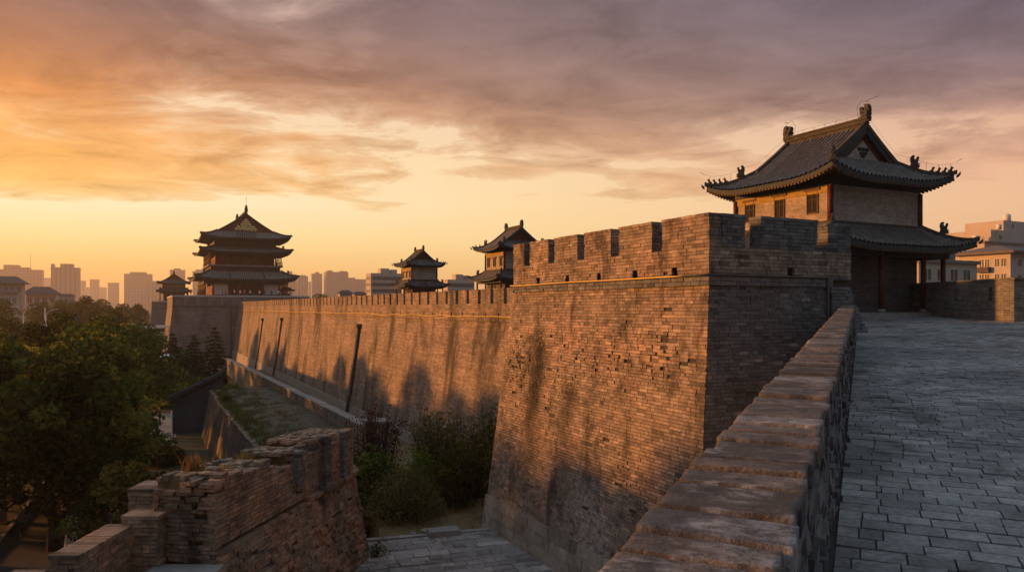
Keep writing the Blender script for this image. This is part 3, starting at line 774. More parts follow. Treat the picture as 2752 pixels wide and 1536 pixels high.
def add_main_roof(root, r, ai, bi, th=.14, rafters=0, beasts=4, orn=.9, detail=True, gable='red', ridge_h=.5, rw=.3, soffit_rise=.25, gold=False, wires=False):
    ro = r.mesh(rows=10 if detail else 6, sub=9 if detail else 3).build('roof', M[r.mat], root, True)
    eaves(ro, r.cx, r.cy, r.a, r.b, ai, bi, r.ze, r.ze+soffit_rise, r.lf, th, M['wood'], rafters)
    ends = r.g+.1
    m = MB()
    m.box(r.cx-rw/2, r.cx+rw/2, r.cy-ends, r.cy+ends, r.zr-.1, r.zr+ridge_h*.8)
    m.box(r.cx-rw*.75, r.cx+rw*.75, r.cy-ends, r.cy+ends, r.zr+ridge_h*.3, r.zr+ridge_h*.42)
    m.box(r.cx-rw*.7, r.cx+rw*.7, r.cy-ends, r.cy+ends, r.zr+ridge_h*.8+.002, r.zr+ridge_h)
    m.build('main_ridge', M['ridge'], ro)
    for sy in (-1, 1):
        dragon_end((r.cx, r.cy+sy*(ends-.1), r.zr+ridge_h*.5), (0, -sy, 0), orn, rw*.9).build('ridge_ornament', M['ridge'], ro)
        # gable wall set in under the verge, barge boards along the verge
        m = MB(); yb = r.cy+sy*(r.g-.28)
        n = 10; pts = [(-r.wg*1.02+2.04*r.wg*k/n) for k in range(n+1)]
        zb = r.f(r.wg)-.1
        face = [(r.cx+x, yb, max(zb, r.f(abs(x))-.05)) for x in pts]
        m.poly([(r.cx-r.wg*1.02, yb, zb)]+face[1:-1]+[(r.cx+r.wg*1.02, yb, zb)])
        m.build('gable', M['reddark'], ro)
        m = MB()
        for sx in (-1, 1):
            path = [(r.cx+sx*r.wg*t*1.12, r.cy+sy*(r.g+.02), r.f(r.wg*t*1.12)-(.18 if gold else .42)*rw/.3) for t in [k/10 for k in range(11)]]
            m.sweep(path, .08*rw/.3, (.2 if gold else .44)*rw/.3, side=(0, 1, 0))
        m.build('barge_board', M['wood'], ro)
        m = MB()
        for sx in (-1, 1):
            path = [(r.cx+sx*r.wg*t*1.05, r.cy+sy*(r.g-.05), r.f(r.wg*t*1.05)+.02) for t in [k/10 for k in range(11)]]
            m.sweep(path, rw*.8, rw*(.6 if gold else .9), side=(0, 1, 0))
            m.sweep([(x, y+sy*.12, z-.1) for x, y, z in path], rw*.35, rw*(.45 if gold else .7), side=(0, 1, 0))
        m.build('verge_ridge', M['ridge'], ro)
        if gable == 'brick':
            m = MB(); k_ = .62; h = (r.f(0)-zb)*.62
            m.extrude([(-r.wg*k_, 0), (r.wg*k_, 0), (0, h)], lambda u, v, t: (r.cx+u, yb+sy*t, zb+v), .02, .09); m.build('gable_brick', M['towerbrick'], ro)
            m = MB()
            for qx, qz in ((-.3, .35), (.3, .35), (0, .35), (-.15, .16), (.15, .16), (0, .05)): m.lathe((r.cx+qx*1.1, yb+sy*.1, zb+.28*h+qz*1.3), [(.0, -.13), (.13, -.06), (.13, .06), (.0, .13)], 8)
            m.build('gable_ornament', M['wood'], ro)
        if gold:
            m = MB(); h = r.f(0)-zb
            rg = random.Random(5)
            def scroll(cx_, cz, R, turns, hand):
                pts = [(r.cx+cx_+hand*R*(1-t*.75)*math.cos(turns*t*6.28), yb+sy*.12, zb+cz+R*(1-t*.75)*math.sin(turns*t*6.28)) for t in [k/14 for k in range(15)]]
                m.tube(pts, .1, 5)
            for row, (n_, zz) in enumerate(((6, .16), (5, .28), (3, .41), (2, .53), (1, .65))):
                for k in range(n_):
                    xx = (k-(n_-1)/2)*.98
                    scroll(xx, zz*h, .46, 1.5, 1 if k % 2 else -1)
            m.build('gable_ornament', M['gold'], ro)
        for sx in (-1, 1):
            h = r.hip(sx, sy)
            m = MB(); m.sweep([(x, y, z+.01) for x, y, z in h], rw*.7, rw*.85); e = Vector(h[-1]); d = (Vector(h[-1])-Vector(h[-2])).normalized()
            m.sweep([e-Vector((0, 0, .22)), e+d*.12-Vector((0, 0, .18)), e+d*.2-Vector((0, 0, .1))], rw*.55, rw*.6)
            m.build('hip_ridge', M['ridge'], ro)
            if beasts:
                c = Vector(h[3])+Vector((0, 0, rw*.8))
                dragon_end(c, (sx*.707, sy*.707, 0), min(.75*rw/.3, .8), rw*.5).build('hip_ornament', M['ridge'], ro)
                for k in range(beasts):
                    t = 6.0+k*(3.7/beasts)*1.1; i = min(9, int(t)); p = Vector(h[i]).lerp(Vector(h[i+1]), t-i)+Vector((0, 0, rw*.8))
                    beast(p, (sx, sy), .36*rw/.3).build('roof_beast', M['ridge'], ro)
    return ro

def add_skirt_roof(root, cx, cy, ai, bi, ao, bo, zt, ze, lift=.4, sp=.28, amp=.05, detail=True, th=.14, wall=None, rafters=0, rw=.24, beasts=0, q=1.35, soffit_rise=.1, top_band=True, mat='tile'):
    lf = lift_fn(ao, bo, lift); rows, sub = (8, 9) if detail else (5, 3)
    zf = lambda t: ze+(zt-ze)*(1-t)**q if t < 1 else ze-(t-1)*.1
    m = MB()
    for (A_in, A_out, D_in, D_out, pos) in ((bi, bo, ai, ao, lambda c, d, s: (s*d, c)), (ai, ao, bi, bo, lambda c, d, s: (c, s*d))):
        n = max(4, int(2*A_out/sp))*sub
        for s in (-1, 1):
            prev = None
            for i in range(n+1):
                c = -A_out+2*A_out*i/n
                t0 = 0. if abs(c) <= A_in else (abs(c)-A_in)/(A_out-A_in)
                col = []
                for k in range(rows+1):
                    t = t0+(1-t0)*k/rows; x, y = pos(c, D_in+(D_out-D_in)*t, s)
                    col.append(m.pt((cx+x, cy+y, zf(t)+lf(x, y)+amp*tile_prof(c/sp))))
                if prev:
                    for k in range(rows): m.face((prev[k], col[k], col[k+1], prev[k+1]), .7 if tile_prof((c-A_out/n)/sp) > .3 else .2)  # painted shade in the valleys here too
                prev = col
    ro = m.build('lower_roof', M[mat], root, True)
    wa, wb = wall or (ai, bi)
    eaves(ro, cx, cy, ao, bo, wa, wb, ze, ze+soffit_rise, lf, th, M['wood'], rafters)
    for sx in (-1, 1):
        for sy in (-1, 1):
            pts = [(cx+sx*(ai+(ao-ai)*t), cy+sy*(bi+(bo-bi)*t), zf(t)+lf(ai+(ao-ai)*t, bi+(bo-bi)*t)) for t in [k/10*1.03 for k in range(11)]]
            m = MB(); m.sweep(pts, rw*.8, rw); e = Vector(pts[-1]); d = (e-Vector(pts[-2])).normalized()
            m.sweep([e-Vector((0, 0, .2)), e+d*.1-Vector((0, 0, .16)), e+d*.18-Vector((0, 0, .08))], rw*.55, rw*.6)
            m.build('hip_ridge', M['ridge'], ro)
            dragon_end(Vector(pts[4])+Vector((0, 0, rw)), (sx*.707, sy*.707, 0), .62*min(rw, .3)/.24, rw*.5).build('hip_ornament', M['ridge'], ro)
    if top_band:
        m = MB()
        for (x0, x1, y0, y1) in ((-ai-.14, ai+.14, -bi-.14, -bi+.02), (-ai-.14, ai+.14, bi-.02, bi+.14), (-ai-.14, -ai+.02, -bi+.021, bi-.021), (ai-.02, ai+.14, -bi+.021, bi-.021)):
            m.box(cx+x0, cx+x1, cy+y0, cy+y1, zt-.12, zt+.16)
        m.build('apron_ridge', M['ridge'], ro)
    return ro

def column(root, x, y, z0, z1, r=.16):
    m = MB(); m.lathe((x, y, z0), [(r*1.5, 0), (r*1.55, .12), (r*1.15, .2)], 12); o = None
    c = MB(); c.lathe((x, y, z0+.2), [(r, 0), (r*.92, z1-z0-.2)], 12)
    o = c.build('column', M['red'], root, True); m.build('column_base', M['stone'], o, True)
    return o

def window_open(root, x, y, z, w, h, axis=-1, sill=True, frame='red'):
    """window in a wall whose outer face is at this x (axis -1: faces -X; -2: faces -Y)"""
    d = .06
    q = (lambda u, n: (x-n, y+u)) if axis == -1 else (lambda u, n: (x+u, y-n))
    O = (x, y); U, N = ((0, 1), (-1, 0)) if axis == -1 else ((1, 0), (0, -1))
    m = MB(); f = .09
    m.obox(O, U, N, -w/2, -w/2+f*.6, -.02, d, z, z+h); m.obox(O, U, N, w/2-f*.6, w/2, -.02, d, z, z+h)
    m.obox(O, U, N, -w/2-.16, w/2+.16, -.02, d+.05, z+h, z+h+.12); m.obox(O, U, N, -w/2+f, w/2-f, -.02, d, z, z+.07)
    wdw = m.build('window', M['rafter'], root)
    m = MB(); m.obox(O, U, N, -w/2+f, w/2-f, -.05, .012, z+.07, z+h); m.build('opening', M['void'], wdw)
    m = MB(); m.obox(O, U, N, -.03, .03, .013, .035, z+.07, z+h); m.obox(O, U, N, -w/2+f, w/2-f, .013, .03, z+h*.6, z+h*.6+.05); m.build('lattice', M['wood'], wdw)

def watch_tower(name, label, cx, cy, z0, k, aw, bw, hl, hu, roof_h, over, nwin=3, detail=False, ridge_k=1., gable='red', beasts=2):
    """a two-roofed brick watch tower; k scales the small members"""
    o = empty(name, (cx, cy, z0), label, 'watch tower')
    m = MB(); m.box(cx-aw-1.5*k-.2, cx+aw+1.5*k+.2, cy-bw-1.5*k-.2, cy+bw+1.5*k+.2, z0-.3, z0+.3*k); m.build('platform', M['stone'], o)
    m = MB(); m.box(cx-aw+.1, cx+aw-.1, cy-bw+.1, cy+bw-.1, z0+.3*k, z0+hl+1.2*k); m.build('lower_wall', M['porchshade'], o)
    zt = z0+hl+1.3*k
    za = zt+hu
    m = MB(); m.box(cx-aw, cx+aw, cy-bw, cy+bw, zt-.1*k, za); m.build('upper_wall', M['towerbrick'], o)
    m = MB()
    m.box(cx-aw-.05, cx+aw+.05, cy-bw-.05, cy+bw+.05, za-.38*k, za+.3*k); m.build('eave_beam', M['wood'], o)
    for sx in (-1, 1):
        for sy in (-1, 1):
            m = MB(); m.lathe((cx+sx*aw, cy+sy*bw, zt+.15*k), [(.17*k, 0), (.17*k, hu-.6*k)], 8); m.build('corner_column', M['red'], o, True)
    po = 1.0*k
    xs = [-aw-po, -.95, 2.7, aw+po-.3] if detail else [-aw-po, -aw/3, aw/3, aw+po]; ys = [-bw-po, -bw/3, bw/3, bw+po]
    for i, x in enumerate(xs):
        for j, y in enumerate(ys):
            if i in (0, 3) or j in (0, 3): column(o, cx+x, cy+y, z0+.3*k, z0+hl-.05, .15*k)
    m = MB(); a, b = aw+po, bw+po; t = .12*k
    for q in ((-a-t, a+t, -b-t, -b+t), (-a-t, a+t, b-t, b+t), (-a-t, -a+t, -b+t, b-t), (a-t, a+t, -b+t, b-t)): m.box(cx+q[0], cx+q[1], cy+q[2], cy+q[3], z0+hl-.5*k, z0+hl)
    m.build('porch_beam', M['wood'], o)
    m = MB(); e = .05
    m.box(cx-aw-e, cx-aw, cy-bw+.1, cy+bw-.1, za-.8*k, za-.381*k); m.build('ochre_band', M['ochre'], o)
    add_skirt_roof(o, cx, cy, aw+.03, bw+.03, aw+po+1.15*k, bw+po+1.15*k, zt, z0+hl, lift=.5*k, sp=.33*max(k, .6), amp=.13*k, detail=detail, th=.24*k, wall=(aw+po, bw+po), rw=.27*k, rafters=.24 if detail else 0)
    r = Roof(cx, cy, aw+over, bw+over, bw*.8*ridge_k, (aw+over)*.53, za, za+roof_h, lift=.6*k, sp=.33*max(k, .6), amp=.13*k)
    add_main_roof(o, r, aw, bw, th=.24*k, rafters=.24 if detail else 0, beasts=beasts, orn=1.0*k, detail=detail, ridge_h=.5*k, rw=.3*k, soffit_rise=.3*k, gable=gable)
    for j in range(nwin):
        y = cy-bw+2*bw*(j+.5)/nwin
        window_open(o, cx-aw, y, zt+.35*hu-.25, .8*k, 1.3*k)
    return o, r, za, zt

# ---- the near tower
tw, r_, za_, zt_ = watch_tower('near_watch_tower', 'large grey two-roofed watch tower with red porch columns at the end of the ramp', 38.0, 32.65, 13.4, 1., 3.8, 3.65, 3.95, 2.55, 3.4, 1.32, detail=True, gable='brick', beasts=4)
m = MB(); m.box(31.75, 32.15, 27.1, 31., 13., 16.5); m.build('added_shade_wall', M['sidebrick'], tw)  # unseen wall, added to shade the parapet right of the ramp
# steps and stones before its porch
m = MB(); m.obox((33.1, 26.9), (1, 0), (0, -1), 0, 9.6, 0, .35, 13.15, 13.52); m.build('step', M['stone'], tw)
m = MB(); m.obox((36.9, 26.5), (1, 0), (0, -1), 0, 1.5, .05, .5, 13.1, 13.36); tag(m.build('doorstep', M['slab']), 'pale stone doorstep lying before the porch of the near watch tower', 'stone')
# lightning conductor along its ridges
m = MB(); rr = r_
zr = rr.zr+.75
path = [(rr.cx, rr.cy-rr.g+.5+2*(rr.g-.5)*k/12, zr) for k in range(13)]
m.tube(path, .006, 4)
for p in path[::2]: m.tube([p, (p[0], p[1], p[2]-.3)], .012, 4)
for sy in (-1, 1):
    y = rr.cy+sy*rr.g; z0 = rr.zr+.25
    m.tube([(rr.cx, y-sy*.55, zr), (rr.cx, y-sy*.62, z0+.9), (rr.cx, y-sy*.3, z0+1.3), (rr.cx, y+sy*.1, z0+1.15), (rr.cx, y+sy*.3, z0+.9), (rr.cx, y+sy*.3, z0+.2)], .012, 4)
    m.tube([(rr.cx, y, z0+1.2), (rr.cx+.3, y+sy*.6, z0+1.4)], .012, 4)
    for sx in (-1, 1):
        v = [(rr.cx+sx*rr.wg*t, rr.cy+sy*(rr.g+.05), rr.f(rr.wg*t)+.62) for t in [k/8 for k in range(9)]]
        h = [(x, y, z+.75) for x, y, z in rr.hip(sx, sy)]
        m.tube(v+h[2:], .006, 4)
        e = h[-1]; m.tube([e, (e[0]+sx*.2, e[1]+sy*.2, e[2]+.16)], .012, 4)
        for p in h[3::2]: m.tube([p, (p[0], p[1], p[2]-.5)], .01, 4)
m.build('lightning_wire', M['wire'], tw)
watch_tower('watch_tower', 'two-roofed watch tower half hidden behind the bastion battlements, three lit windows', 31.8, 63.3, 13.2, .62, 2.0, 2.05, 3.35, 2.0, 2.0, .95)
watch_tower('watch_tower', 'small two-roofed watch tower standing on the long wall, nearer the gate tower', 29.6, 83.9, 13.2, .52, 1.55, 1.8, 3.2, 1.75, 1.75, .8)
watch_tower('distant_watch_tower', 'hazy little two-roofed tower on the bastion left of the gate platform', 11.0, 300., 16.0, 1., 3.6, 3.6, 3.6, 1.7, 3.4, 1.9, nwin=1, beasts=0)

# ---- the gate tower
GX, GZ = 26.0, 16.9
gt = empty('gate_tower', (GX, 226, GZ), 'great three-roofed gate tower with a red gable and gold scrollwork', 'gate tower')
GY = 226.
m = MB(); m.box(GX-12, GX+12, GY-13, GY+13, GZ-.2, GZ+.35); m.build('platform', M['stone'], gt)
m = MB(); m.box(GX-8.5, GX+8.5, GY-10.2, GY+10.2, GZ+.35, GZ+4.9); m.build('lower_wall', M['reddark'], gt)
for x0, x1 in ((-8.5, -4.6), (4.4, 8.5)):
    m = MB(); m.box(GX+x0, GX+x1, GY-10.45, GY-10.2, GZ+.6, GZ+3.4); m.build('wall_panel', M['white'], gt)
for x in (-3.2, -1.1, 1.1, 3.2):
    m = MB(); m.box(GX+x-.85, GX+x+.85, GY-10.4, GY-10.2, GZ+.4, GZ+3.2); d_ = m.build('door', M['red'], gt)
    m = MB(); m.box(GX+x-.05, GX+x+.05, GY-10.46, GY-10.4, GZ+.5, GZ+3.1); m.box(GX+x-.75, GX+x+.75, GY-10.45, GY-10.41, GZ+1.3, GZ+1.4); m.build('lattice', M['reddark'], d_)
for x in (-10.6, -8.6, -4.5, -2.1, 0, 2.1, 4.3, 8.6, 10.6): column(gt, GX+x, GY-12.2, GZ+.35, GZ+4.2, .24)
for y in (-9, -6, -3, 0, 3, 6, 9, 12.2):
    for x in (-10.6, 10.6): column(gt, GX+x, GY+y, GZ+.35, GZ+4.2, .24)
m = MB(); m.box(GX-10.9, GX+10.9, GY-12.5, GY-11.9, GZ+3.4, GZ+4.3); m.box(GX-10.9, GX-10.3, GY-11.89, GY+12.4, GZ+3.4, GZ+4.3); m.box(GX+10.3, GX+10.9, GY-11.89, GY+12.4, GZ+3.4, GZ+4.3); m.build('porch_beam', M['wood'], gt)
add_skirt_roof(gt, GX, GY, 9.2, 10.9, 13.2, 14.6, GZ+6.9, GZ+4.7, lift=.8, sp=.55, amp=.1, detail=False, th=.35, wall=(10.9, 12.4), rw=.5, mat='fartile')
m = MB(); m.box(GX-9.0, GX+9.0, GY-10.7, GY+10.7, GZ+4.7, GZ+8.2); m.build('bracket_storey', M['wood'], gt)
m = MB(); m.box(GX-9.7, GX+9.7, GY-11.4, GY+11.4, GZ+8.2, GZ+8.6); m.build('balcony', M['slab'], gt)
m = MB(); m.box(GX-7.6, GX+7.6, GY-9.2, GY+9.2, GZ+8.6, GZ+12.2); m.build('upper_wall', M['reddark'], gt)
for x in (-9.2, -7.8, -3.6, -1.2, 1.8, 4., 7.8, 9.2): column(gt, GX+x, GY-10.9, GZ+8.6, GZ+11.6, .17)
for y in (-7.5, -4.5, -1.5, 1.5, 4.5, 7.5, 10.9):
    for x in (-9.2, 9.2): column(gt, GX+x, GY+y, GZ+8.6, GZ+11.6, .17)
m = MB()
for (a, b, c_, d_) in ((-9.6, 9.6, -11.3, -11.2), (-9.6, -9.5, -11.2, 11.2), (9.5, 9.6, -11.2, 11.2)): 
    m.box(GX+a, GX+b, GY+c_, GY+d_, GZ+9.5, GZ+9.6); m.box(GX+a, GX+b, GY+c_, GY+d_, GZ+9.0, GZ+9.08)
for k in range(25): x = -9.55+19.1*k/24; m.box(GX+x-.05, GX+x+.05, GY-11.28, GY-11.22, GZ+8.6, GZ+9.5)
m.build('railing', M['red'], gt)
m = MB(); m.box(GX-9.4, GX+9.4, GY-11.1, GY+11.1, GZ+11.3, GZ+12.1); m.build('eave_beam', M['wood'], gt)
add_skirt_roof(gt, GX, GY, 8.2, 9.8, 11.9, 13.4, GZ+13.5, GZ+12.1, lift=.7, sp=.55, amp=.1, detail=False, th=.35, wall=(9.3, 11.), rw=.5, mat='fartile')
m = MB(); m.box(GX-8.1, GX+8.1, GY-9.7, GY+9.7, GZ+12., GZ+15.6); m.build('bracket_storey', M['wood'], gt)
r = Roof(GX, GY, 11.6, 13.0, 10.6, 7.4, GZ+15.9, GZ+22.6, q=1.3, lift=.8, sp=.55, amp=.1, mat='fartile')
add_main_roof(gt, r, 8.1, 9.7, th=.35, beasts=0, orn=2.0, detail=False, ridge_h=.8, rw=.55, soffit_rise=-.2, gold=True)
m = MB(); m.tube([(GX, GY-r.g, r.zr+2), (GX, GY-r.g, r.zr+5)], .04, 4); m.build('lightning_rod', M['wire'], gt)
# pavilion on the platform
pv = empty('pavilion', (36.8, 216, GZ), 'small tiled pavilion on the gate platform, right of the gate tower', 'pavilion')
for sx in (-1, 1):
    for sy in (-1, 1): column(pv, 36.8+sx*1.1, 216+sy*1.1, GZ, GZ+1.7, .12)
m = MB(); m.box(35.5, 38.1, 214.7, 217.3, GZ-.2, GZ+.1); m.build('base', M['stone'], pv)
m = MB(); m.box(35.9, 37.7, 215.2, 216.8, GZ+.1, GZ+1.0); m.build('counter', M['wood'], pv)
add_skirt_roof(pv, 36.8, 216, .5, .5, 1.95, 1.95, GZ+2.6, GZ+1.75, lift=.15, sp=.4, amp=.05, detail=False, wall=(1.1, 1.1), rw=.15, top_band=True)
m = MB(); m.box(36.3, 37.3, 215.5, 216.5, GZ+2.5, GZ+2.75); m.build('roof_cap', M['ridge'], pv)
# ================================================================= GROUND
def ground_z(x, y): return 0.
m = MB(); m.poly([(-4500, -4500, 0), (4500, -4500, 0), (4500, 4500, 0), (-4500, 4500, 0)])
tag(m.build('ground', M['ground']), kind='structure')
# the terrace of bare earth at the foot of the walls
def terr(x, y): return LANE-.06-max(0., min(1., (y-36)/30.))*1.7+.06*noise.noise((x*.5, y*.5, 0))
m = MB(); nx, ny = 26, 70; g = [[None]*(ny+1) for _ in range(nx+1)]
x0_, x1_, y0_, y1_ = -1.0, 24., 8., 150.
def left_edge(y):
    if y < 33: return 1.2+max(0, (y-22.2))*.81
    return min(13.2, 9.8+(y-33)*.24)
for i in range(nx+1):
    for j in range(ny+1):
        y = y0_+(y1_-y0_)*(j/ny)**1.4; le = left_edge(y); x = le+(x1_-le)*i/nx
        g[i][j] = m.pt((x, y, terr(x, y)))
for i in range(nx):
    for j in range(ny): m.face((g[i][j], g[i+1][j], g[i+1][j+1], g[i][j+1]))
for j in range(ny):
    a, b = m.v[g[0][j]], m.v[g[0][j+1]]
    m.poly([a, b, (b[0], b[1], -.1), (a[0], a[1], -.1)])
for i in range(nx):
    a, b = m.v[g[i][0]], m.v[g[i+1][0]]
    m.poly([a, b, (b[0], b[1], -.1), (a[0], a[1], -.1)])
tag(m.build('terrace', M['dirt'], smooth=True), kind='structure')
# paved lane between the ruin and the bastion: flags of many sizes
m = MB()
c0 = cw(-5.9, 33.0); c1 = cw(-1.3, 34.4)
ang = math.atan2(c1[1]-c0[1], c1[0]-c0[0])
U = (math.cos(ang), math.sin(ang)); N = (U[1], -U[0]); v = 0.
v = .32
while v < 16.:
    dv = rnd.choice((.42, .5, .5, .62)); u = -6.+rnd.random()*.5-v*.1
    while u < 7.:
        l = rnd.choice((.55, .8, 1.1, 1.5, .45))*rnd.uniform(.92, 1.08)
        t = min(1, max(0, rnd.gauss(.5, .24))); dz = rnd.gauss(0, .01); s1, s2 = rnd.gauss(0, .008), rnd.gauss(0, .008)
        a, b, n0, n1 = u+.014, u+l-.014, v+.014, v+dv-.014
        P = lambda uu, nn, z: (c0[0]+U[0]*uu+N[0]*nn, c0[1]+U[1]*uu+N[1]*nn, z)
        m.hexa([P(a,n0,LANE-.15), P(b,n0,LANE-.15), P(b,n1,LANE-.15), P(a,n1,LANE-.15), P(a,n0,LANE+.06+dz+s1), P(b,n0,LANE+.06+dz+s2), P(b,n1,LANE+.06+dz-s1), P(a,n1,LANE+.06+dz-s2)], t, skip=(0,))
        u += l
    v += dv
tag(m.build('paved_lane', M['lane']), kind='structure')
m = MB(); u = -2.
while u < 7.:
    l = rnd.uniform(1.2, 1.8); m.obox(c0, U, N, u+.01, u+l-.01, .0, .3, LANE-.2, LANE+.1+rnd.uniform(0, .02), rnd.uniform(.3, .8)); u += l
tag(m.build('lane_kerb', M['lane']), kind='structure')

# ================================================================= THE RUINED WALL
RU = (.592, .806); RN = (.806, -.592); RO = cw(-8.2, 20.7); RT = 2.0; RL = 9.6; RAD = 1.7
RO = (RO[0], RO[1])
def ruin_path(off=0.):
    """u<0: the broken front end (from its left corner to the near right corner); 0..RL: the long face; then round the far end"""
    def f(u):
        if u < 0:
            return (RO[0]+RN[0]*u, RO[1]+RN[1]*u, RN[0], RN[1], -RU[0], -RU[1])
        if u <= RL: return (RO[0]+RU[0]*u, RO[1]+RU[1]*u, RU[0], RU[1], RN[0], RN[1])
        a = (u-RL)/RAD; ca, sa = math.cos(a), math.sin(a)
        cx, cy = RO[0]+RU[0]*RL-RN[0]*RAD, RO[1]+RU[1]*RL-RN[1]*RAD
        nx, ny = RN[0]*ca+RU[0]*sa, RN[1]*ca+RU[1]*sa
        return (cx+nx*RAD, cy+ny*RAD, -ny, nx, nx, ny) if False else (cx+nx*RAD, cy+ny*RAD, RU[0]*ca-RN[0]*sa, RU[1]*ca-RN[1]*sa, nx, ny)
    return f
rpth = ruin_path()
def rtop(u):
    if u < 0: return 9.1+.14*noise.noise((u*2.1, 4., 0)) - (.25 if u < -1.35 else 0)
    z = 9.5+.18*noise.noise((u*.9, 1., 0))
    if 3.2 < u < 4.5: z -= .35
    if 4.5 <= u < 5.6: z += .12
    if 5.6 <= u < 6.3: z -= .2
    if u >= 6.3: z += .2
    if 7.6 < u < 8.3: z -= .3
    return z-max(0., u-RL)*.12-.3-.035*max(0, u)
ruin = empty('ruined_wall', (RO[0], RO[1], LANE), 'broken-topped ruined brick wall in the foreground with patches of red brick', 'ruin')
batU = lambda z: .17*(7.3-z) if z < 7.3 else 0.
zero = lambda z: 0.
rr_ = random.Random(21)
rgh = lambda u, z: 1.+1.6*max(0., noise.noise((u*.6, z*.6, 5.)))+ (1.2 if z < 6.2 else 0.)+(1.5 if u < 0 and z > 8.2 else 0)
m = MB()
lay(m, rpth, 0., RL+RAD*2., 7.3, 10.2, rr_, top=rtop, jit=.011, miss=.02, dep=.3, gap=.018, skew=.006, course=.125, rough=rgh)
m.build('upper_face', M['ruin'], ruin)
m = MB()
lay(m, rpth, .05, RL+RAD*2., 3.2, 7.18, rr_, bat=lambda z: batU(z)+.05, jit=.012, miss=.025, dep=.3, gap=.018, skew=.008, course=.125, rough=rgh)
m.build('battered_face', M['ruin'], ruin)
m = MB()
lay(m, rpth, 5.6, RL+RAD*2., 7.17, 7.31, rr_, bat=lambda z: .2, course=.14, dep=.4, L=.5, jit=.03, miss=.06)
m.build('ledge', M['ruin'], ruin)
m = MB()
lay(m, rpth, -RT, -.05, 6.85, 10.2, rr_, top=rtop, jit=.018, miss=.025, dep=.35, gap=.02, skew=.009, course=.125, rough=rgh)
m.build('broken_end', M['ruin'], ruin)
m = MB(); rc = [k*.4 for k in range(int(RL/.4)+1)]
def rq(u, n, z): return (RO[0]+RU[0]*u+RN[0]*n, RO[1]+RU[1]*u+RN[1]*n, z)
for a, b in zip(rc, rc[1:]):
    zt = rtop((a+b)/2)-.13
    n1 = -.22
    m.hexa([rq(a+.24,-RT,2.5), rq(b+.24,-RT,2.5), rq(b+.24,n1+.45,2.5), rq(a+.24,n1+.45,2.5), rq(a+.24,-RT,7.28), rq(b+.24,-RT,7.28), rq(b+.24,n1,7.28), rq(a+.24,n1,7.28)])
    m.hexa([rq(a+.24,-RT,7.27), rq(b+.24,-RT,7.27), rq(b+.24,n1,7.27), rq(a+.24,n1,7.27), rq(a+.24,-RT,zt), rq(b+.24,-RT,zt), rq(b+.24,n1,zt), rq(a+.24,n1,zt)])
m.lathe((*rq(RL, -RAD, 0)[:2], 2.5), [(RAD+.35, 0), (RAD-.14, 4.7), (RAD-.14, 6.15)], 20)
m.build('rubble_core', M['dirt'], ruin)
m = MB()
for k in range(420):
    u = rr_.uniform(0, RL+.6); n = rr_.uniform(-RT+.1, -.15)
    z = rtop(u)-.13; r0 = rr_.uniform(-.25, .25)
    c, s_ = math.cos(r0), math.sin(r0); l, w = .2*rr_.uniform(.5, 1), .1*rr_.uniform(.8, 1.3)
    A = (RU[0]*c-RN[0]*s_, RU[1]*c-RN[1]*s_); B = (RN[0]*c+RU[0]*s_, RN[1]*c+RU[1]*s_)
    p = rq(u, n, 0); m.obox(p, A, B, -l, l, -w, w, z-.05, z+rr_.uniform(.02, .1), rr_.gauss(.6, .15))
m.build('top_bricks', M['ruin'], ruin)
m = MB()
for u, w, z0, dz in ((4.6, .42, 7.9, 0), (6.9, .5, 7.3, .05), (8.6, .45, 7.3, .0)):
    lay(m, rpth, u, u+w, z0, rtop(u+.2)+dz, rr_, bat=lambda z: .17, jit=.015, dep=.3, gap=.016, skew=.01)
m.build('pilaster', M['brick_dark'], ruin)
# stone ledge before the broken end, and the stepped stair wall going down to the left
FWD, RGT = (SIN, COS), (COS, -SIN)
m = MB(); o = cw(0, 0); m.obox(o, RGT, FWD, -9.9, -8.0, 16.5, 20.75, 3., 6.85); tag(m.build('stone_ledge', M['slab']), 'flat grey stone ledge below the broken end of the ruined wall', 'ledge')
sw = empty('stepped_wall', (*cw(-10.8, 19), LANE), 'low stepped brick wall with flat coping going down from the ruined wall to the left', 'wall')
B_ = []
for (l0, l1, d0, d1, zb, zt) in ((-10.75, -9.75, 20.5, 21.5, 3., 8.25), (-11.2, -10.5, 18.0, 20.6, 3., 8.0), (-12.0, -11.25, 15.8, 18.0, 3., 7.66), (-11.1, -9.8, 21.5, 22.6, 3., 8.75)):
    m = MB()
    O = cw(l1, 0)
    block(m, O, FWD, RGT, d0, d1, l1-l0, zb, zt, rr_, jit=.014, skew=.01, gap=.016)
    m.obox(O, FWD, RGT, d0+.06, d1-.06, -(l1-l0)+.06, -.06, zb, zt-.11)
    m.build('wall_step', M['ruin'], sw)

# ================================================================= MID-GROUND TERRACE PARAPET, BANK, RETAINING WALL, HOUSE
mp = empty('terrace_parapet', (13., 50., 4.), 'brick terrace parapet with grey slab coping in front of the long wall', 'parapet')
mz = lambda y: 6.35-(y-47)*.012
m = MB()
m.hexa([(13,46,3.5), (13.5,46,3.5), (13.5,141,2.5), (13,141,2.5), (13,46,mz(46)-.12), (13.5,46,mz(46)-.12), (13.5,141,mz(141)-.12), (13,141,mz(141)-.12)])
m.build('wall_body', M['sidebrick'], mp)
m = MB(); y = 46.
while y < 141:
    z = mz(y)+rnd.gauss(0, .015); x = rnd.gauss(0, .02)
    m.hexa([(12.88+x,y,z-.12), (13.62+x,y,z-.12), (13.62+x,y+.92,z-.13), (12.88+x,y+.92,z-.13), (12.88+x,y,z), (13.62+x,y,z), (13.62+x,y+.92,z-.01), (12.88+x,y+.92,z-.01)], rnd.random()); y += .98
m.build('coping', M['slab'], mp)
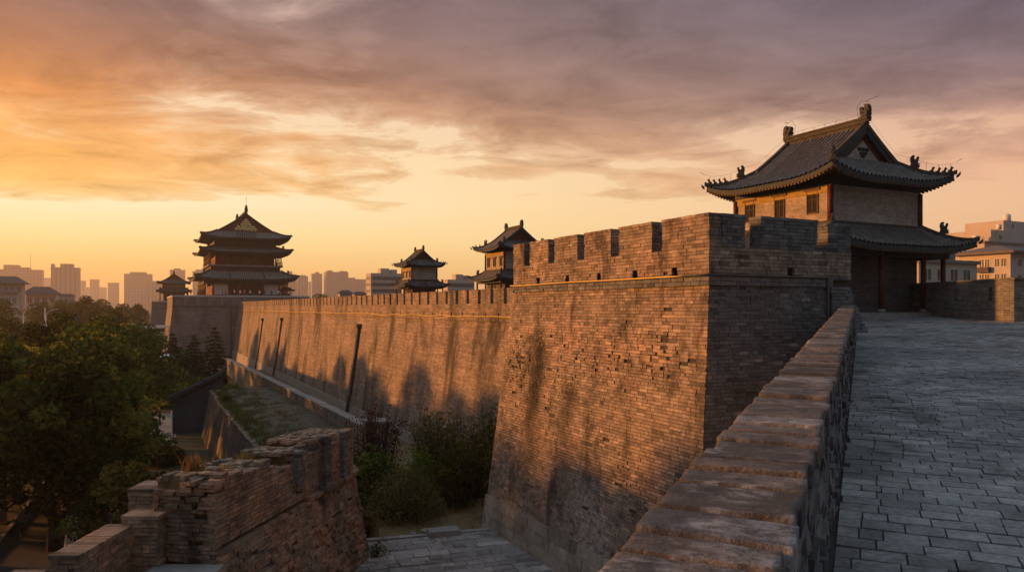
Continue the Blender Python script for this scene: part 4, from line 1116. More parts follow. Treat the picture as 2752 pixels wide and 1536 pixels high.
for k in range(24):
    y = 49+k*3.1; m = MB(); m.box(12.985, 13.02, y, y+.12, mz(y)-1.15, mz(y)-.2); m.build('weep_slot', M['void'], mp)
m = MB(); m.box(12.7, 13.9, 45.2, 46.3, 4., 6.75); m.box(12.55, 14.05, 45.05, 46.45, 6.75, 6.9); m.build('end_pier', M['slab'], mp)
# grassy bank
m = MB(); NB = 40
bx = lambda s, y: 7.0+s*6.0
def bz(s, y): return 4.75+s*.35+.55*math.sin(s*2.4)*.4+.12*noise.noise((s*5, y*.4, 0))-(y-55)*.004+(.3 if y > 78 else 0)*max(0, 1-s)*(min(1, (y-78)/4))
gg = [[m.pt((bx(i/10, 0), 42+45*j/NB, bz(i/10, 42+45*j/NB))) for j in range(NB+1)] for i in range(11)]
for i in range(10):
    for j in range(NB): m.face((gg[i][j], gg[i+1][j], gg[i+1][j+1], gg[i][j+1]))
for i in range(10):
    a, b = m.v[gg[i][NB]], m.v[gg[i+1][NB]]; m.poly([a, b, (b[0], b[1], 0), (a[0], a[1], 0)])
tag(m.build('bank', M['bank'], smooth=True), kind='structure')
rt = empty('retaining_wall', (6.8, 60, 0), 'stained concrete retaining wall holding up the grassy bank', 'retaining wall')
m = MB()
for j in range(18):
    y0, y1 = 42+j*2.5, 42+(j+1)*2.5; o_ = .1*noise.noise((j*1.7, 0, 0))
    m.hexa([(5.9+o_,y0,-.2), (7.2,y0,-.2), (7.2,y1,-.2), (5.9+o_,y1,-.2), (6.75+o_,y0,bz(0,y0)-.06), (7.2,y0,bz(0,y0)-.06), (7.2,y1,bz(0,y1)-.06), (6.75+o_,y1,bz(0,y1)-.06)])
m.build('wall_body', M['concrete'], rt)
for y in (46., 51.3, 58., 64.1, 72.2, 80.):
    m = MB(); m.hexa([(5.8,y,-.1), (6.4,y,-.1), (6.4,y+.35,-.1), (5.8,y+.35,-.1), (6.66,y,4.4), (7.,y,4.4), (7.,y+.35,4.4), (6.66,y+.35,4.4)]); m.build('rib', M['concrete'], rt)
m = MB(); cap_row(m, (6.72, 42.), (0, 1), (-1, 0), 0, 45, -.42, .04, 0., rnd, h=.09, L=.3, jit=.015)
m.v = [(x, y, z+bz(0, y)-.02) for x, y, z in m.v]; m.build('coping', M['ruin'], rt)
# house with a plain brick end wall
ho = empty('sloping_wall', (8.6, 90.5, 0), 'dark brick wall with a sloping tiled coping going down from the terrace', 'wall')
hx0, hx1, hy0, hy1, zr_, ze_ = 2.9, 8.7, 90., 91.5, 6.85, 4.05
m = MB(); xm = 8.6
m.hexa([(hx0+.3,hy0+.3,0), (hx1-.3,hy0+.3,0), (hx1-.3,hy1-.3,0), (hx0+.3,hy1-.3,0), (hx0+.3,hy0+.3,ze_-.1), (hx1-.3,hy0+.3,ze_-.1), (hx1-.3,hy1-.3,ze_-.1), (hx0+.3,hy1-.3,ze_-.1)])
m.extrude([(hx0+.3, ze_-.1), (hx1-.3, ze_-.1), (hx1-.3, zr_-.25)], lambda u, v, t: (u, t, v), hy0+.3, hy1-.3)
m.build('wall', M['housebrick'], ho)
m = MB(); n = int((hy1-hy0)/.3)*4
for sx in (-1,):
    prev = None
    for k in range(n+1):
        y = hy0+(hy1-hy0)*k/n; b = .06*abs(math.cos(math.pi*(y-hy0)/.3))
        col = [m.pt((xm+sx*(xm-hx0)*t, y, zr_+(ze_-zr_)*t**.92+b)) for t in (0, .25, .5, .75, 1)]
        if prev:
            for q in range(4): m.face((prev[q], col[q], col[q+1], prev[q+1]))
        prev = col
rf = m.build('coping', M['housetile'], ho, True)
m = MB()
for sx in (-1,):
    m.sweep([(xm+sx*(xm-hx0)*t, hy0-.05, zr_+(ze_-zr_)*t**.92-.28) for t in (0, .2, .4, .6, .8, 1.02)], .3, .42, side=(0, 1, 0))
m.sweep([(xm, hy0, zr_), (xm, hy1, zr_)], .3, .3)
m.build('verge_ridge', M['ridge'], rf)
m = MB(); m.box(hx0+.1, hx0+.26, hy0+.1, hy0+.28, 0, 2.6); m.build('corner_post', M['white'], ho)

# ================================================================= VEGETATION
def leaf_cluster(m, c, r, n, size, rg, flat=.7, tb=None, up=.5, droop=0.):
    t0 = rg.gauss(.45, .24) if tb is None else tb
    for _ in range(n):
        while True:
            d = Vector((rg.uniform(-1, 1), rg.uniform(-1, 1), rg.uniform(-1, 1)))
            if .02 < d.length < 1: break
        d = d.normalized()*d.length**.6
        p = Vector(c)+Vector((d.x*r, d.y*r, d.z*r*flat))
        nn = Vector((rg.gauss(0, 1), rg.gauss(0, 1), rg.gauss(0, 1)+up)).normalized()
        a = nn.cross(Vector((rg.gauss(0, 1), rg.gauss(0, 1), rg.gauss(0, 1)))).normalized(); b = nn.cross(a)
        s = size*rg.uniform(.6, 1.25); a *= s; b *= s*.6
        m.poly([p-a, p+b*.9-a*.1, p+a, p-b*.9-a*.1], min(1, max(0, rg.gauss(t0, .16))))

def tree_proto(name, seed, H, R, th, ncl, nl, size, leaf, white=False, flat=.75, label=None, cat='tree', conic=0., spread=1.):
    rg = random.Random(seed); o = empty(name, (0, 0, 0), label, cat)
    m = MB(); top = Vector((rg.uniform(-.6, .6), rg.uniform(-.6, .6), H*.62))
    spine = [Vector((0, 0, -.3)), Vector((rg.uniform(-.15, .15), rg.uniform(-.15, .15), th*.5)), Vector((top.x*.4, top.y*.4, th)), top]
    r0 = .028*H
    m.tube(spine, [r0*1.3, r0, r0*.85, r0*.3], 8)
    cl = []
    for k in range(ncl):
        ph = 2.39996*k+rg.uniform(-.4, .4); f = (k+.5)/ncl
        z = th*.85+(H-th*.85)*(f**.8)
        e = math.sin(math.pi*min(1., .12+.85*f)); rad = R*e*(1-conic*f)*math.sqrt(rg.uniform(.15, 1.))*spread
        c = Vector((rad*math.cos(ph)+top.x*f*.5, rad*math.sin(ph)+top.y*f*.5, z-rg.uniform(0, .06)*H)); cl.append(c)
        if k % 2 == 0:
            a = spine[2].lerp(top, max(0., min(.95, (z-th)/(H-th)*.9-.12))); mid = a.lerp(c, .5)+Vector((0, 0, .05*H))
            m.tube([a, mid, c], [r0*.42, r0*.25, r0*.08], 5, cap=False)
    m.build('trunk', M['bark'], o, True)
    if white:
        w = MB(); w.tube([spine[0], spine[0].lerp(spine[1], .9)], [r0*1.36, r0*1.1], 8); w.build('limewash_band', M['lime'], o, True)
    L = MB()
    for c in cl:
        r = R*rg.uniform(.22, .40)
        leaf_cluster(L, c, r, int(nl*(r/(R*.33))**2), size, rg, flat)
    L.build('crown', M[leaf], o)
    return o

def place(proto, used, loc, rot, sc, label=None, group=None, sz=None):
    o = proto if not used else copy_tree(proto)
    o.location = loc; o.rotation_euler = (0, 0, rot); o.scale = (sc, sc, sz or sc)
    if label: o['label'] = label
    if group: o['group'] = group
    return o

protos = [tree_proto('broadleaf_tree', 11, 12., 4.6, 3.2, 30, 170, .25, 'leafA'),
          tree_proto('broadleaf_tree', 12, 12.5, 4.2, 3.4, 28, 170, .25, 'leafB'),
          tree_proto('broadleaf_tree', 13, 11., 4.8, 2.8, 30, 170, .26, 'leafA', flat=.6),
          tree_proto('broadleaf_tree', 14, 13., 4.0, 3.5, 28, 170, .25, 'leafB', flat=.9)]
used = [0]*4
TG = 'trees in the park beside the wall'
rg = random.Random(3)
# (metres right, metres ahead, height scale, kind, label)
park = [(-28.5, 50, 1.0, 0, 'tallest crown in the middle of the park trees, sunlit gold on top'),
 (-33.5, 58, .95, 1, 'park tree with a bright olive crown just behind the tallest one'),
 (-36, 54, .98, 2, 'rounded park tree left of the tallest crown'),
 (-26.5, 43, .80, 3, 'dark park tree in shade in front of the tallest crown'),
 (-25.2, 46, .80, 0, 'lower dark tree nearest the paved square'),
 (-32, 45, .86, 1, 'shaded tree at the left, above the person on the path'),
 (-42, 62, .86, 3, 'tree at the left edge with its top just below the street lamp'),
 (-35.5, 64, 1.02, 2, 'golden-topped tree behind the tallest crown'),
 (-39.5, 72, 1.0, 0, 'tree behind the olive crown, level with the conifers'),
 (-17.9, 34.5, .58, 2, 'small bluish dark tree at the centre of the shaded lower trees'),
 (-16.4, 34.5, .5, 1, 'small dark tree just behind the ruined wall'),
 (-47, 74, .82, 1, 'tree at the left edge behind the lamp pole'),
 (-46, 80, .8, 0, 'tree in the second row of the park, left of the bus'),
 (-43.5, 84, .76, 3, 'tree in the second row with a yellow-green top'),
 (-29.6, 54, .66, 2, 'low tree between the park and the paved square'),
 (-43.5, 88, .92, 0, 'dark tree at the right edge of the park, before the gate platform'),
 (-50, 97, 1.0, 2, 'broad tree left of the conifers, under the distant tower'),
 (-54, 90, 1.0, 1, 'tall olive tree in the third row of the park'),
 (-38, 60, .95, 3, 'slim tree between the rounded one and the golden-topped one'),
 (-49, 84, .95, 0, 'round tree in the third row, left of the dark one')]
for l, d, s, k, lab in park:
    x, y = cw(l, d); place(protos[k], used[k], (x, y, 0), rg.uniform(0, 6.28), s*rg.uniform(.97, 1.03), lab, TG); used[k] = 1
wt = tree_proto('broadleaf_tree', 15, 11.5, 3.4, 5.2, 36, 130, .24, 'leafA', white=True)
for k, (l, d, sc, lab) in enumerate(((-25.2, 42.6, .95, 'tree with a limewashed trunk beside the blue-grey lower trees'), (-33.4, 48.5, 1.0, 'tree with a limewashed trunk at the left edge beyond the path kerb'))):
    x, y = cw(l, d); place(wt, k > 0, (x, y, 0), k*2., sc, lab, TG)
far = []
for k in range(46):
    d = rg.uniform(92, 175) if k < 26 else rg.uniform(245, 340); l = d*rg.uniform(-.70, -.535 if d < 180 else -.495)
    far.append((l, d))
FG = 'street trees beyond the park'
for (l, d) in sorted(far, key=lambda q: q[1]):
    k = rg.randrange(4); x, y = cw(l, d)
    if x > 1.5: x, y = x-6, y
    place(protos[k], used[k], (x, y, 0), rg.uniform(0, 6.28), (rg.uniform(.78, 1.02) if not -.63 < l/d < -.56 else .6) if d < 180 else rg.uniform(1.1, 1.4), 'hazy street tree among the others along the far street at the left', FG)
# taller trees out of the frame on the left throw their shade on the foot of the walls
sh = [(-36.5, 46, .5), (-35.2, 41, .45), (-38.6, 52, .5), (-33.5, 37.5, .45), (-39.5, 47.6, .68), (-34.5, 41.5, .66), (-34.5, 36.5, 1.13), (-31.5, 30.8, 1.06), (-38.5, 42, 1.02), (-33, 22, .85), (-40, 29, .95)]
for l, d, s in sh:
    k = rg.randrange(4); x, y = cw(l, d)
    place(protos[k], used[k], (x, y, 0), rg.uniform(0, 6.28), s, 'park tree standing left of the picture edge', 'park trees beyond the left edge')

def conifer(seed, H, R, label, group):
    rg = random.Random(seed); o = empty('cedar_tree', (0, 0, 0), label, 'tree', group)
    m = MB(); m.tube([(0, 0, -.2), (0, 0, H*.5), (0, 0, H*.98)], [.022*H, .015*H, .003*H], 8); m.build('trunk', M['bark'], o, True)
    L = MB(); n = 15
    for k in range(n):
        f = k/(n-1); z = H*(.12+.86*f); r = R*(1-f)**.8*rg.uniform(.9, 1.08)+.12
        for b in range(int(10*(1-f)+4)):
            ph = rg.uniform(0, 6.28); l = r*rg.uniform(.75, 1.08); t = rg.gauss(.45, .18)
            for q in range(int(26*(.4+.6*l/R))):
                s = rg.random()**.6; p = (l*s*math.cos(ph)+rg.gauss(0, .12), l*s*math.sin(ph)+rg.gauss(0, .12), z-.22*l*s+.1*math.sin(s*3)+rg.gauss(0, .05))
                leaf_cluster(L, p, .22, 3, .22, rg, .4, t, 1.2)
    L.build('crown', M['leafC'], o); return o
CG = 'conifers at the foot of the gate platform'
for l, d, H, R, s, lab in ((-51.2, 128, 10.5, 4.4, 1, 'broad tiered cedar right in front of the shaded gate platform'), (-56.5, 132, 9., 3.6, 2, 'rounder dark conifer left of the tiered cedar'), (-63, 138, 9., 4., 3, 'thin sparse conifer at the left corner of the gate platform')):
    o = conifer(s, H, R, lab, CG); x, y = cw(l, d); o.location = (x, y, 0.)
o = conifer(9, 5.2, 1.15, 'slim dark cypress in front of the dark sloping wall', CG); x, y = cw(-27.6, 72); o.location = (x, y, 0); o['group'] = 'conifers by the sloping wall'

def shrub(name, seed, H, R, stems, leaf, size, label, cat='shrub', upright=.6, dens=26, round_=False):
    rg = random.Random(seed); o = empty(name, (0, 0, 0), label, cat)
    m = MB(); L = MB()
    for k in range(stems):
        ph = rg.uniform(0, 6.28); rr = R*math.sqrt(rg.random()); 
        h = H*(math.sqrt(max(.05, 1-(rr/R)**2)) if round_ else rg.uniform(.62, 1.)*(1-.35*rr/R))
        b = Vector((rr*(1-upright)*math.cos(ph), rr*(1-upright)*math.sin(ph), -.1)); t = Vector((rr*math.cos(ph)+rg.gauss(0, .1), rr*math.sin(ph)+rg.gauss(0, .1), h))
        mid = b.lerp(t, .5)+Vector((rg.gauss(0, .1), rg.gauss(0, .1), .1))
        m.tube([b, mid, t], [.03, .02, .006], 4, cap=False)
        tb = rg.gauss(.45, .18)
        for q in range(dens):
            s = rg.random()**.7
            p = (b.lerp(mid, s*2) if s < .5 else mid.lerp(t, s*2-1)); sp = .12+.25*(1-s)
            leaf_cluster(L, p+Vector((rg.gauss(0, sp), rg.gauss(0, sp), rg.gauss(0, .1))), .16, 3, size, rg, .8, min(1, max(0, tb+.2*(s-.5))), .3)
    m.build('stems', M['bark'], o); L.build('foliage', M[leaf], o); return o
lanez = LANE-.1
for args, (l, d), z in (
    (('plum_shrub', 1, 6.6, 1.25, 52, 'leafP', .075, 'tall purple-brown upright shrub with reddish tips left of the wall corner'), (-7.6, 42.5), lanez-.2),
    (('plum_shrub', 2, 5.4, .9, 36, 'leafP', .075, 'shorter purple-brown upright shrub beside the rounded end of the ruin'), (-9.1, 41.), lanez-.2),
    (('green_shrub', 3, 6.2, 1.4, 56, 'leafD', .085, 'tall green and gold bush against the shaded foot of the long wall'), (-4.6, 43.5), lanez-.2),
    (('green_shrub', 4, 5.2, 1.1, 44, 'leafD', .085, 'olive bush pressed against the corner of the bastion'), (-2.9, 42.), lanez-.2),
    (('green_shrub', 9, 4.4, 1.3, 46, 'leafA', .09, 'dark leafy bush low in front of the bastion corner'), (-2.9, 39.), lanez-.1),
    (('green_shrub', 10, 4.2, 1.2, 40, 'leafA', .09, 'dark bush between the purple shrub and the round bush'), (-7.2, 39.5), lanez-.1),
    (('green_shrub', 12, 4.9, 1.2, 46, 'leafB', .085, 'gold-tipped bush filling the gap beside the bastion edge'), (-1.9, 41.2), lanez-.2),
    (('green_shrub', 13, 5.8, 1.4, 52, 'leafA', .085, 'tall dark bush behind the bastion edge against the long wall'), (-.9, 46), lanez-.4),
    (('bright_bush', 5, 3.9, 1., 40, 'leafY', .09, 'small yellow-green bush above the round bush'), (-4.9, 39.2), lanez-.1)):
    o = shrub(*args); x, y = cw(l, d); o.location = (x, y, z); o['group'] = 'shrubs on the terrace'
o = shrub('round_bush', 6, 2.6, 2.0, 120, 'leafD', .06, 'dense round bush in front of the taller shrubs', 'bush', .55, 20, True); x, y = cw(-5.35, 36.6); o.location = (x, y, lanez-.1); o['group'] = 'shrubs on the terrace'
o = shrub('small_weed', 7, .95, .3, 14, 'leafA', .05, 'thin dark weed growing at the foot of the ruined wall', 'weed', .5, 10); x, y = cw(-5.55, 30.6); o.location = (x, y, lanez)
for k, (l, d, h, r, lf, lab) in enumerate(((-47, 112, 2.6, 3.4, 'leafB', 'tawny feathery bush below the tiered cedar'), (-41.5, 108, 1.7, 3.2, 'leafY', 'clipped sunlit hedge bush beside the terrace parapet end'), (-39.5, 98, 2.4, 3., 'leafB', 'loose bush behind the coping of the dark sloping wall'), (-44.5, 100, 2.6, 3.2, 'leafA', 'dark bush left of the sloping coping'), (-34.5, 72, 1.7, 2.2, 'leafA', 'low dark bush before the foot of the dark sloping wall'), (-31., 66, 1.5, 2., 'leafA', 'low bush below the retaining wall'), (-53.5, 118, 4.2, 3.4, 'leafB', 'tall loose bush in front of the white parasol'), (-50.5, 112, 3., 3.2, 'leafA', 'dark rounded bush under the tiered cedar'), (-48.5, 104, 3.4, 3., 'leafB', 'olive bush left of the sloping coping, near the park trees'))):
    o = shrub('garden_bush', 30+k, h, r, 60, lf, .14, lab, 'bush', .5, 16, True); x, y = cw(l, d); o.location = (x, y, 1.2 if k < 4 else .2); o['group'] = 'garden bushes at the foot of the wall'

def grass_blades(m, x, y, z, n, h, spread, rg, lean=.5):
    for _ in range(n):
        px, py = x+rg.gauss(0, spread), y+rg.gauss(0, spread); a = rg.uniform(0, 6.28); hh = h*rg.uniform(.4, 1.1); l = lean*hh*rg.random(); w = .007+.01*rg.random()
        dx, dy = math.cos(a), math.sin(a); sx, sy = -dy*w, dx*w; t = rg.random()
        p0, p1 = (px, py, z-.03), (px+dx*l*.35, py+dy*l*.35, z+hh*.6); p2 = (px+dx*l, py+dy*l, z+hh)
        m.poly([(p0[0]-sx, p0[1]-sy, p0[2]), (p0[0]+sx, p0[1]+sy, p0[2]), (p1[0]+sx*.8, p1[1]+sy*.8, p1[2]), (p1[0]-sx*.8, p1[1]-sy*.8, p1[2])], t)
        m.poly([(p1[0]-sx*.8, p1[1]-sy*.8, p1[2]), (p1[0]+sx*.8, p1[1]+sy*.8, p1[2]), p2], t)
for k, (u, n, N_, h, sp, lab) in enumerate(((1.5, -1.65, 150, .62, .14, 'golden dry grass tuft at the left edge of the ruined wall top'), (4.2, -1.5, 300, .5, .15, 'wide brown dry grass tuft farther along the ruined wall top'), (2.1, -1.0, 30, .2, .1, 'tiny dry sprig on the bare top of the ruined wall'))):
    m = MB(); p = rq(u, n, rtop(u)-.1); grass_blades(m, p[0], p[1], p[2], N_, h, sp, random.Random(40+k), .7)
    tag(m.build('dry_grass_tuft', M['dry'], at=p), lab, 'grass tuft', 'grass tufts on the ruined wall')
m = MB(); rg = random.Random(77)
for k in range(16000):
    s, y = rg.random()**1.3, rg.uniform(50, 87)
    if rg.random() < .05+s*.75-(y-62)*.008 or noise.noise((s*6, y*.7, 6.)) < -.1+.3*s: continue
    grass_blades(m, bx(s, y), y, bz(s, y), 2, .42 if s < .2 else .22, .12, rg, .9)
tag(m.build('bank_grass', M['grass']), 'thin grass on the bank above the retaining wall', 'grass', kind='stuff')
m = MB()
for k in range(1500):
    l, d = rg.uniform(-8.5, -1.), rg.uniform(32.5, 40)
    if noise.noise((l*.6, d*.6, 2.)) < 0: continue
    x, y = cw(l, d); grass_blades(m, x, y, terr(x, y)+.02, 3, .16, .1, rg, .9)
tag(m.build('terrace_grass', M['dry']), 'short dry grass on the bare earth of the terrace', 'grass', kind='stuff')
# ================================================================= THE CITY BEHIND
WALLC = [C(.24,.21,.2), C(.30,.26,.24), C(.20,.18,.175), C(.34,.31,.29)]
FAC = [mat_facade('tower_facade', WALLC[0], C(.10,.09,.09), 7.5, 7.), mat_facade('tower_facade', WALLC[1], C(.11,.10,.10), 8.4, 9., (.3, .7), (.0, .9)),
       mat_facade('tower_facade', WALLC[2], C(.09,.085,.085), 12., 7., (.12, .88), (.35, .78)), mat_facade('tower_facade', WALLC[3], C(.15,.14,.14), 8., 7.5)]
M['roofgrey'] = mat_plain('flat_roof', C(.18,.165,.16), .9)
SKY_G = 'high-rise blocks on the hazy skyline'
def px(x): return (x-1376)/2000
def block_at(x0, x1, ytop, D, label, k=0, steps=(), name='high_rise', depth=.5, mast=False, base=0.):
    w = (x1-x0)/2000*D; wx = w/(COS+SIN*depth); wy = wx*depth
    cx, cy = cw(px((x0+x1)/2)*D, D); H = Z0+(825-ytop)/2000*D
    o = empty(name, (cx, cy, base), label, 'high-rise', SKY_G)
    m = MB(); m.box(cx-wx/2, cx+wx/2, cy-wy/2, cy+wy/2, base, H); m.build('wall', FAC[k], o)
    m = MB(); m.box(cx-wx/2-.5, cx+wx/2+.5, cy-wy/2-.5, cy+wy/2+.5, H, H+2.); m.build('roof', M['roofgrey'], o)
    for (a, b, h) in steps:      # raised parts along the top, as fractions of the width
        m = MB(); hh = h/2000*D; m.box(cx-wx/2+wx*a, cx-wx/2+wx*b, cy-wy*.42, cy+wy*.42, H+2., H+2.+hh); m.build('roof_block', FAC[k], o)
    if mast:
        m = MB(); m.tube([(cx+wx*.2, cy, H), (cx+wx*.2, cy, H+40)], .5, 5); m.build('mast', M['wire'], o)
    return o
for a in ((5, 113, 727, 620, 'wide stepped high-rise block at the left edge with a thin mast', 0, ((.1, .45, 12), (.45, .7, 6)), 'high_rise', .5, True),
          (138, 217, 722, 520, 'nearest slab high-rise at the left with vertical window strips and a stepped roof', 1, ((.0, .1, 9), (.32, .78, 10)), 'high_rise', .7),
          (115, 138, 748, 1000, 'pale narrow high-rise between the two big left blocks', 3),
          (217, 231, 755, 1000, 'thin pale high-rise just right of the nearest slab block', 3),
          (242, 267, 752, 1000, 'small squarish high-rise standing over a low hazy terrace', 0),
          (228, 286, 773, 1150, 'low broad hazy block under the small squarish high-rise', 3),
          (290, 320, 761, 950, 'short hazy block midway between the slab and the flat-topped tower', 0),
          (334, 410, 738, 760, 'broad flat-topped high-rise with a small roof block', 2, ((.2, .8, 5),)),
          (337, 394, 776, 680, 'lower gridded block in front of the broad flat-topped high-rise', 3),
          (397, 440, 757, 680, 'pale gridded block left of the distant small tower', 1),
          (456, 498, 727, 760, 'high-rise right behind the distant small tower', 0, ((.25, .7, 4),)),
          (517, 556, 731, 720, 'pale high-rise half hidden by the left eaves of the gate tower', 3, ((.2, .8, 5),)),
          (757, 797, 738, 720, 'high-rise emerging right of the gate tower with a roof block', 1, ((.4, .7, 7),)),
          (797, 828, 744, 700, 'slightly lower high-rise next to the one right of the gate tower', 1, ((.2, .8, 3),)),
          (836, 866, 737, 760, 'slim dark high-rise standing alone right of the gate tower', 0, ((.35, .7, 4),)),
          (870, 936, 733, 720, 'wide high-rise with two roof blocks', 2, ((.1, .3, 4), (.65, .95, 3))),
          (930, 984, 752, 760, 'lower stepped high-rise left of the striped block', 2, ((.0, .4, 4),)),
          (828, 838, 758, 1000, 'sliver of a far high-rise between two others', 3)):
    a = list(a); a[3] *= 3; block_at(*a)
# block with continuous window bands
def banded(x0, x1, ytop, D, label, nb, name='office_block'):
    w = (x1-x0)/2000*D; wx = w/(COS+SIN*.55); wy = wx*.55; cx, cy = cw(px((x0+x1)/2)*D, D); H = Z0+(825-ytop)/2000*D
    o = empty(name, (cx, cy, 0), label, 'office block')
    m = MB(); m.box(cx-wx/2, cx+wx/2, cy-wy/2, cy+wy/2, 0, H); m.build('wall', M['pinkwall'], o)
    m = MB(); m.box(cx-wx*.15, cx+wx*.12, cy-wy*.3, cy+wy*.3, H, H+2.2); m.box(cx+wx*.2, cx+wx*.38, cy-wy*.3, cy+wy*.3, H, H+1.8); m.build('roof_block', M['pinkwall'], o)
    for k in range(nb):
        z = H-2.2-k*2.75
        m = MB(); m.box(cx-wx/2+.6, cx+wx/2-.4, cy-wy/2-.06, cy-wy/2+.1, z-.75, z+.75); m.box(cx-wx/2-.06, cx-wx/2+.1, cy-wy/2+1., cy+wy/2-.6, z-.6, z+.6)
        m.build('window_band', M['glass2'], o)
    return o
M['pinkwall'] = mat_plain('painted_wall', C(.42,.36,.32), .85, .15, .2)
M['glass2'] = mat_plain('band_glass', C(.12,.115,.12), .3, .3, .5)
banded(983, 1080, 735, 330, 'office block with striped window bands left of the small watch tower', 8)
banded(1187, 1275, 752, 300, 'low pale office block between the two watch towers', 5)
# low halls with tiled hip roofs
def hall(x0, x1, ytop, yeave, D, label, ry=.5, over=1.2, windows=4, name='hall'):
    w = (x1-x0)/2000*D; wx = w/(COS+SIN*ry); wy = wx*ry; cx, cy = cw(px((x0+x1)/2)*D, D); H = Z0+(825-yeave)/2000*D; HT = Z0+(825-ytop)/2000*D
    o = empty(name, (cx, cy, 0), label, 'building')
    m = MB(); m.box(cx-wx/2, cx+wx/2, cy-wy/2, cy+wy/2, 0, H); m.build('wall', M['pinkwall'], o)
    m = MB(); m.frust((cx-wx/2-over, cx+wx/2+over, cy-wy/2-over, cy+wy/2+over), H+.002, (cx-wx/2*.55, cx+wx/2*.55, cy-wy*.12, cy+wy*.12), HT); m.build('roof', M['tile'], o)
    for k in range(windows):
        x = cx-wx/2+wx*(k+.5)/windows
        m = MB(); m.box(x-wx/windows*.28, x+wx/windows*.28, cy-wy/2-.08, cy-wy/2+.1, H-4.2, H-1.8); f = m.build('window', M['glass2'], o)
        m = MB(); m.box(x-.06, x+.06, cy-wy/2-.13, cy-wy/2-.08, H-4.2, H-1.8); m.build('frame', M['frame'], f)
    return o
hall(-25, 66, 742, 762, 330, 'tall grey hall with a flared tiled roof at the left edge', .8, 2.0, 5)
hall(74, 150, 770, 790, 360, 'second tiled hall right of the tall grey hall', .5, 2.2, 4)
hall(-10, 46, 778, 787, 290, 'low white building with square windows at the left edge', .5, 1., 4)
hall(157, 200, 789, 793, 340, 'small white flat-roofed building right of the halls', .5, .5, 3)
hall(908, 946, 779, 788, 300, 'low sunlit building beyond the long wall, left of the striped block', .6, .8, 3)
hall(948, 984, 783, 790, 310, 'low dark-roofed building beside the low sunlit one', .5, .8, 2)
for k, (l, d, s, lab) in enumerate(((-74.5, 290, 1.5, 'dark round tree behind the long wall left of the low sunlit building'), (-80.5, 290, 1.38, 'smaller dark tree beside the round one behind the long wall'), (-26.5, 300, 1.35, 'tree rising between the two watch towers behind the long wall'))):
    x, y = cw(l, d); o = place(protos[k], 1, (x, y, 0), 1.3*k, s*1., lab, 'trees behind the long wall')
# apartment houses beyond the ramp, at the right
def window_set(root, x, y, z, w, h, axis):
    U, N = ((0, 1), (-1, 0)) if axis == 'x' else ((1, 0), (0, -1)); O = (x, y)
    m = MB(); f = .09
    for a in (-w/2, -f/2, w/2-f): m.obox(O, U, N, a, a+f, -.02, .07, z, z+h)
    m.obox(O, U, N, -w/2, w/2, -.02, .075, z-.1, z); m.obox(O, U, N, -w/2, w/2, -.02, .075, z+h, z+h+.08)
    o = m.build('window', M['frame'], root)
    m = MB(); m.obox(O, U, N, -w/2+.05, w/2-.05, -.02, .03, z, z+h); m.build('pane', M['glass'], o)
M['aptwall'] = mat_plain('apartment_render', C(.42,.37,.335), .85, .12, .4)
M['aptroof'] = mat_plain('apartment_roof', C(.13,.105,.10), .8, .2, 1.)
ap = empty('apartment_house', (157, 89, 0), 'pinkish apartment house with a brown hip roof and rows of windows beyond the right parapet', 'apartment house')
ax, ay0, ay1, axe = 156.9, 89.3, 99.6, 188.; aH = 24.9
m = MB(); m.box(ax, axe, ay0, ay1, 0, aH); m.build('wall', M['aptwall'], ap)
m = MB(); m.hexa([(ax-1.3,ay0-1.3,aH), (axe,ay0-1.3,aH), (axe,ay1+1.6,aH), (ax-1.3,ay1+1.6,aH), (ax-1.3,ay0-1.3,aH+.5), (axe,ay0-1.3,aH+.5), (axe,ay1+1.6,aH+.5), (ax-1.3,ay1+1.6,aH+.5)])
m.frust((ax-1.3, axe, ay0-1.3, ay1+1.6), aH+.5, (ax+3.5, axe-2, 93.5, 95.5), aH+1.9); m.build('roof', M['aptroof'], ap)
for fl in range(4):
    z = aH-2.6-fl*3.1
    for y in (90.6, 91.9, 93.9, 95.0, 97.2, 98.4): window_set(ap, ax, y, z, 1.1, 1.6, 'x')
    for k in range(4): window_set(ap, 160+k*5.5, ay0, z, 1.5, 1.4, 'y')
    m = MB(); m.box(ax-.9, ax, 93.2, 95.7, z-1.15, z-.15); m.box(ax-.95, ax, 93.1, 95.8, z-.15, z-.05); m.build('balcony', M['concrete'], ap)
    m = MB(); m.box(ax-.75, ax-.05, 99., 99.5, z-.9, z-.2); m.build('air_conditioner', M['metal'], ap)
a2 = empty('apartment_house', (200, 115, 0), 'taller pinkish apartment block with stepped roof rooms behind the hip-roofed house', 'apartment house')
m = MB(); m.box(186, 225, 112, 128, 0, 29.8); m.build('wall', M['aptwall'], a2)
m = MB(); m.box(185.6, 225.4, 111.6, 128.4, 29.8, 30.3); m.build('roof', M['roofgrey'], a2)
m = MB(); m.box(192, 225, 114, 126, 30.3, 33.6); m.box(199, 225, 115, 125, 33.6, 36.4); m.build('roof_block', M['aptwall'], a2)
for (x, y, z, w) in ((189, 116, 30.3, 1.6), (194, 113.2, 33.6, 1.2), (204, 117, 36.4, 1.8)):
    m = MB(); m.lathe((x, y, z), [(w*.5, 0), (w*.5, w), (w*.3, w*1.15)], 12); m.build('water_tank', M['metal'], a2, True)
m = MB()
for k in range(14): m.tube([(186.2, 112.2+k*1.2, 30.3), (186.2, 112.2+k*1.2, 31.3)], .04, 4)
m.tube([(186.2, 112.2, 31.3), (186.2, 127.8, 31.3)], .04, 4); m.tube([(186.2, 112.2, 30.8), (186.2, 127.8, 30.8)], .03, 4)
m.build('railing', M['pipe'], a2)
for (x0, y0, z0) in ((196, 113.95, 31.2), (203, 114.95, 34.4), (210, 114.95, 34.4)):
    window_set(a2, x0, y0+.05, z0, 1.4, 1.2, 'y')
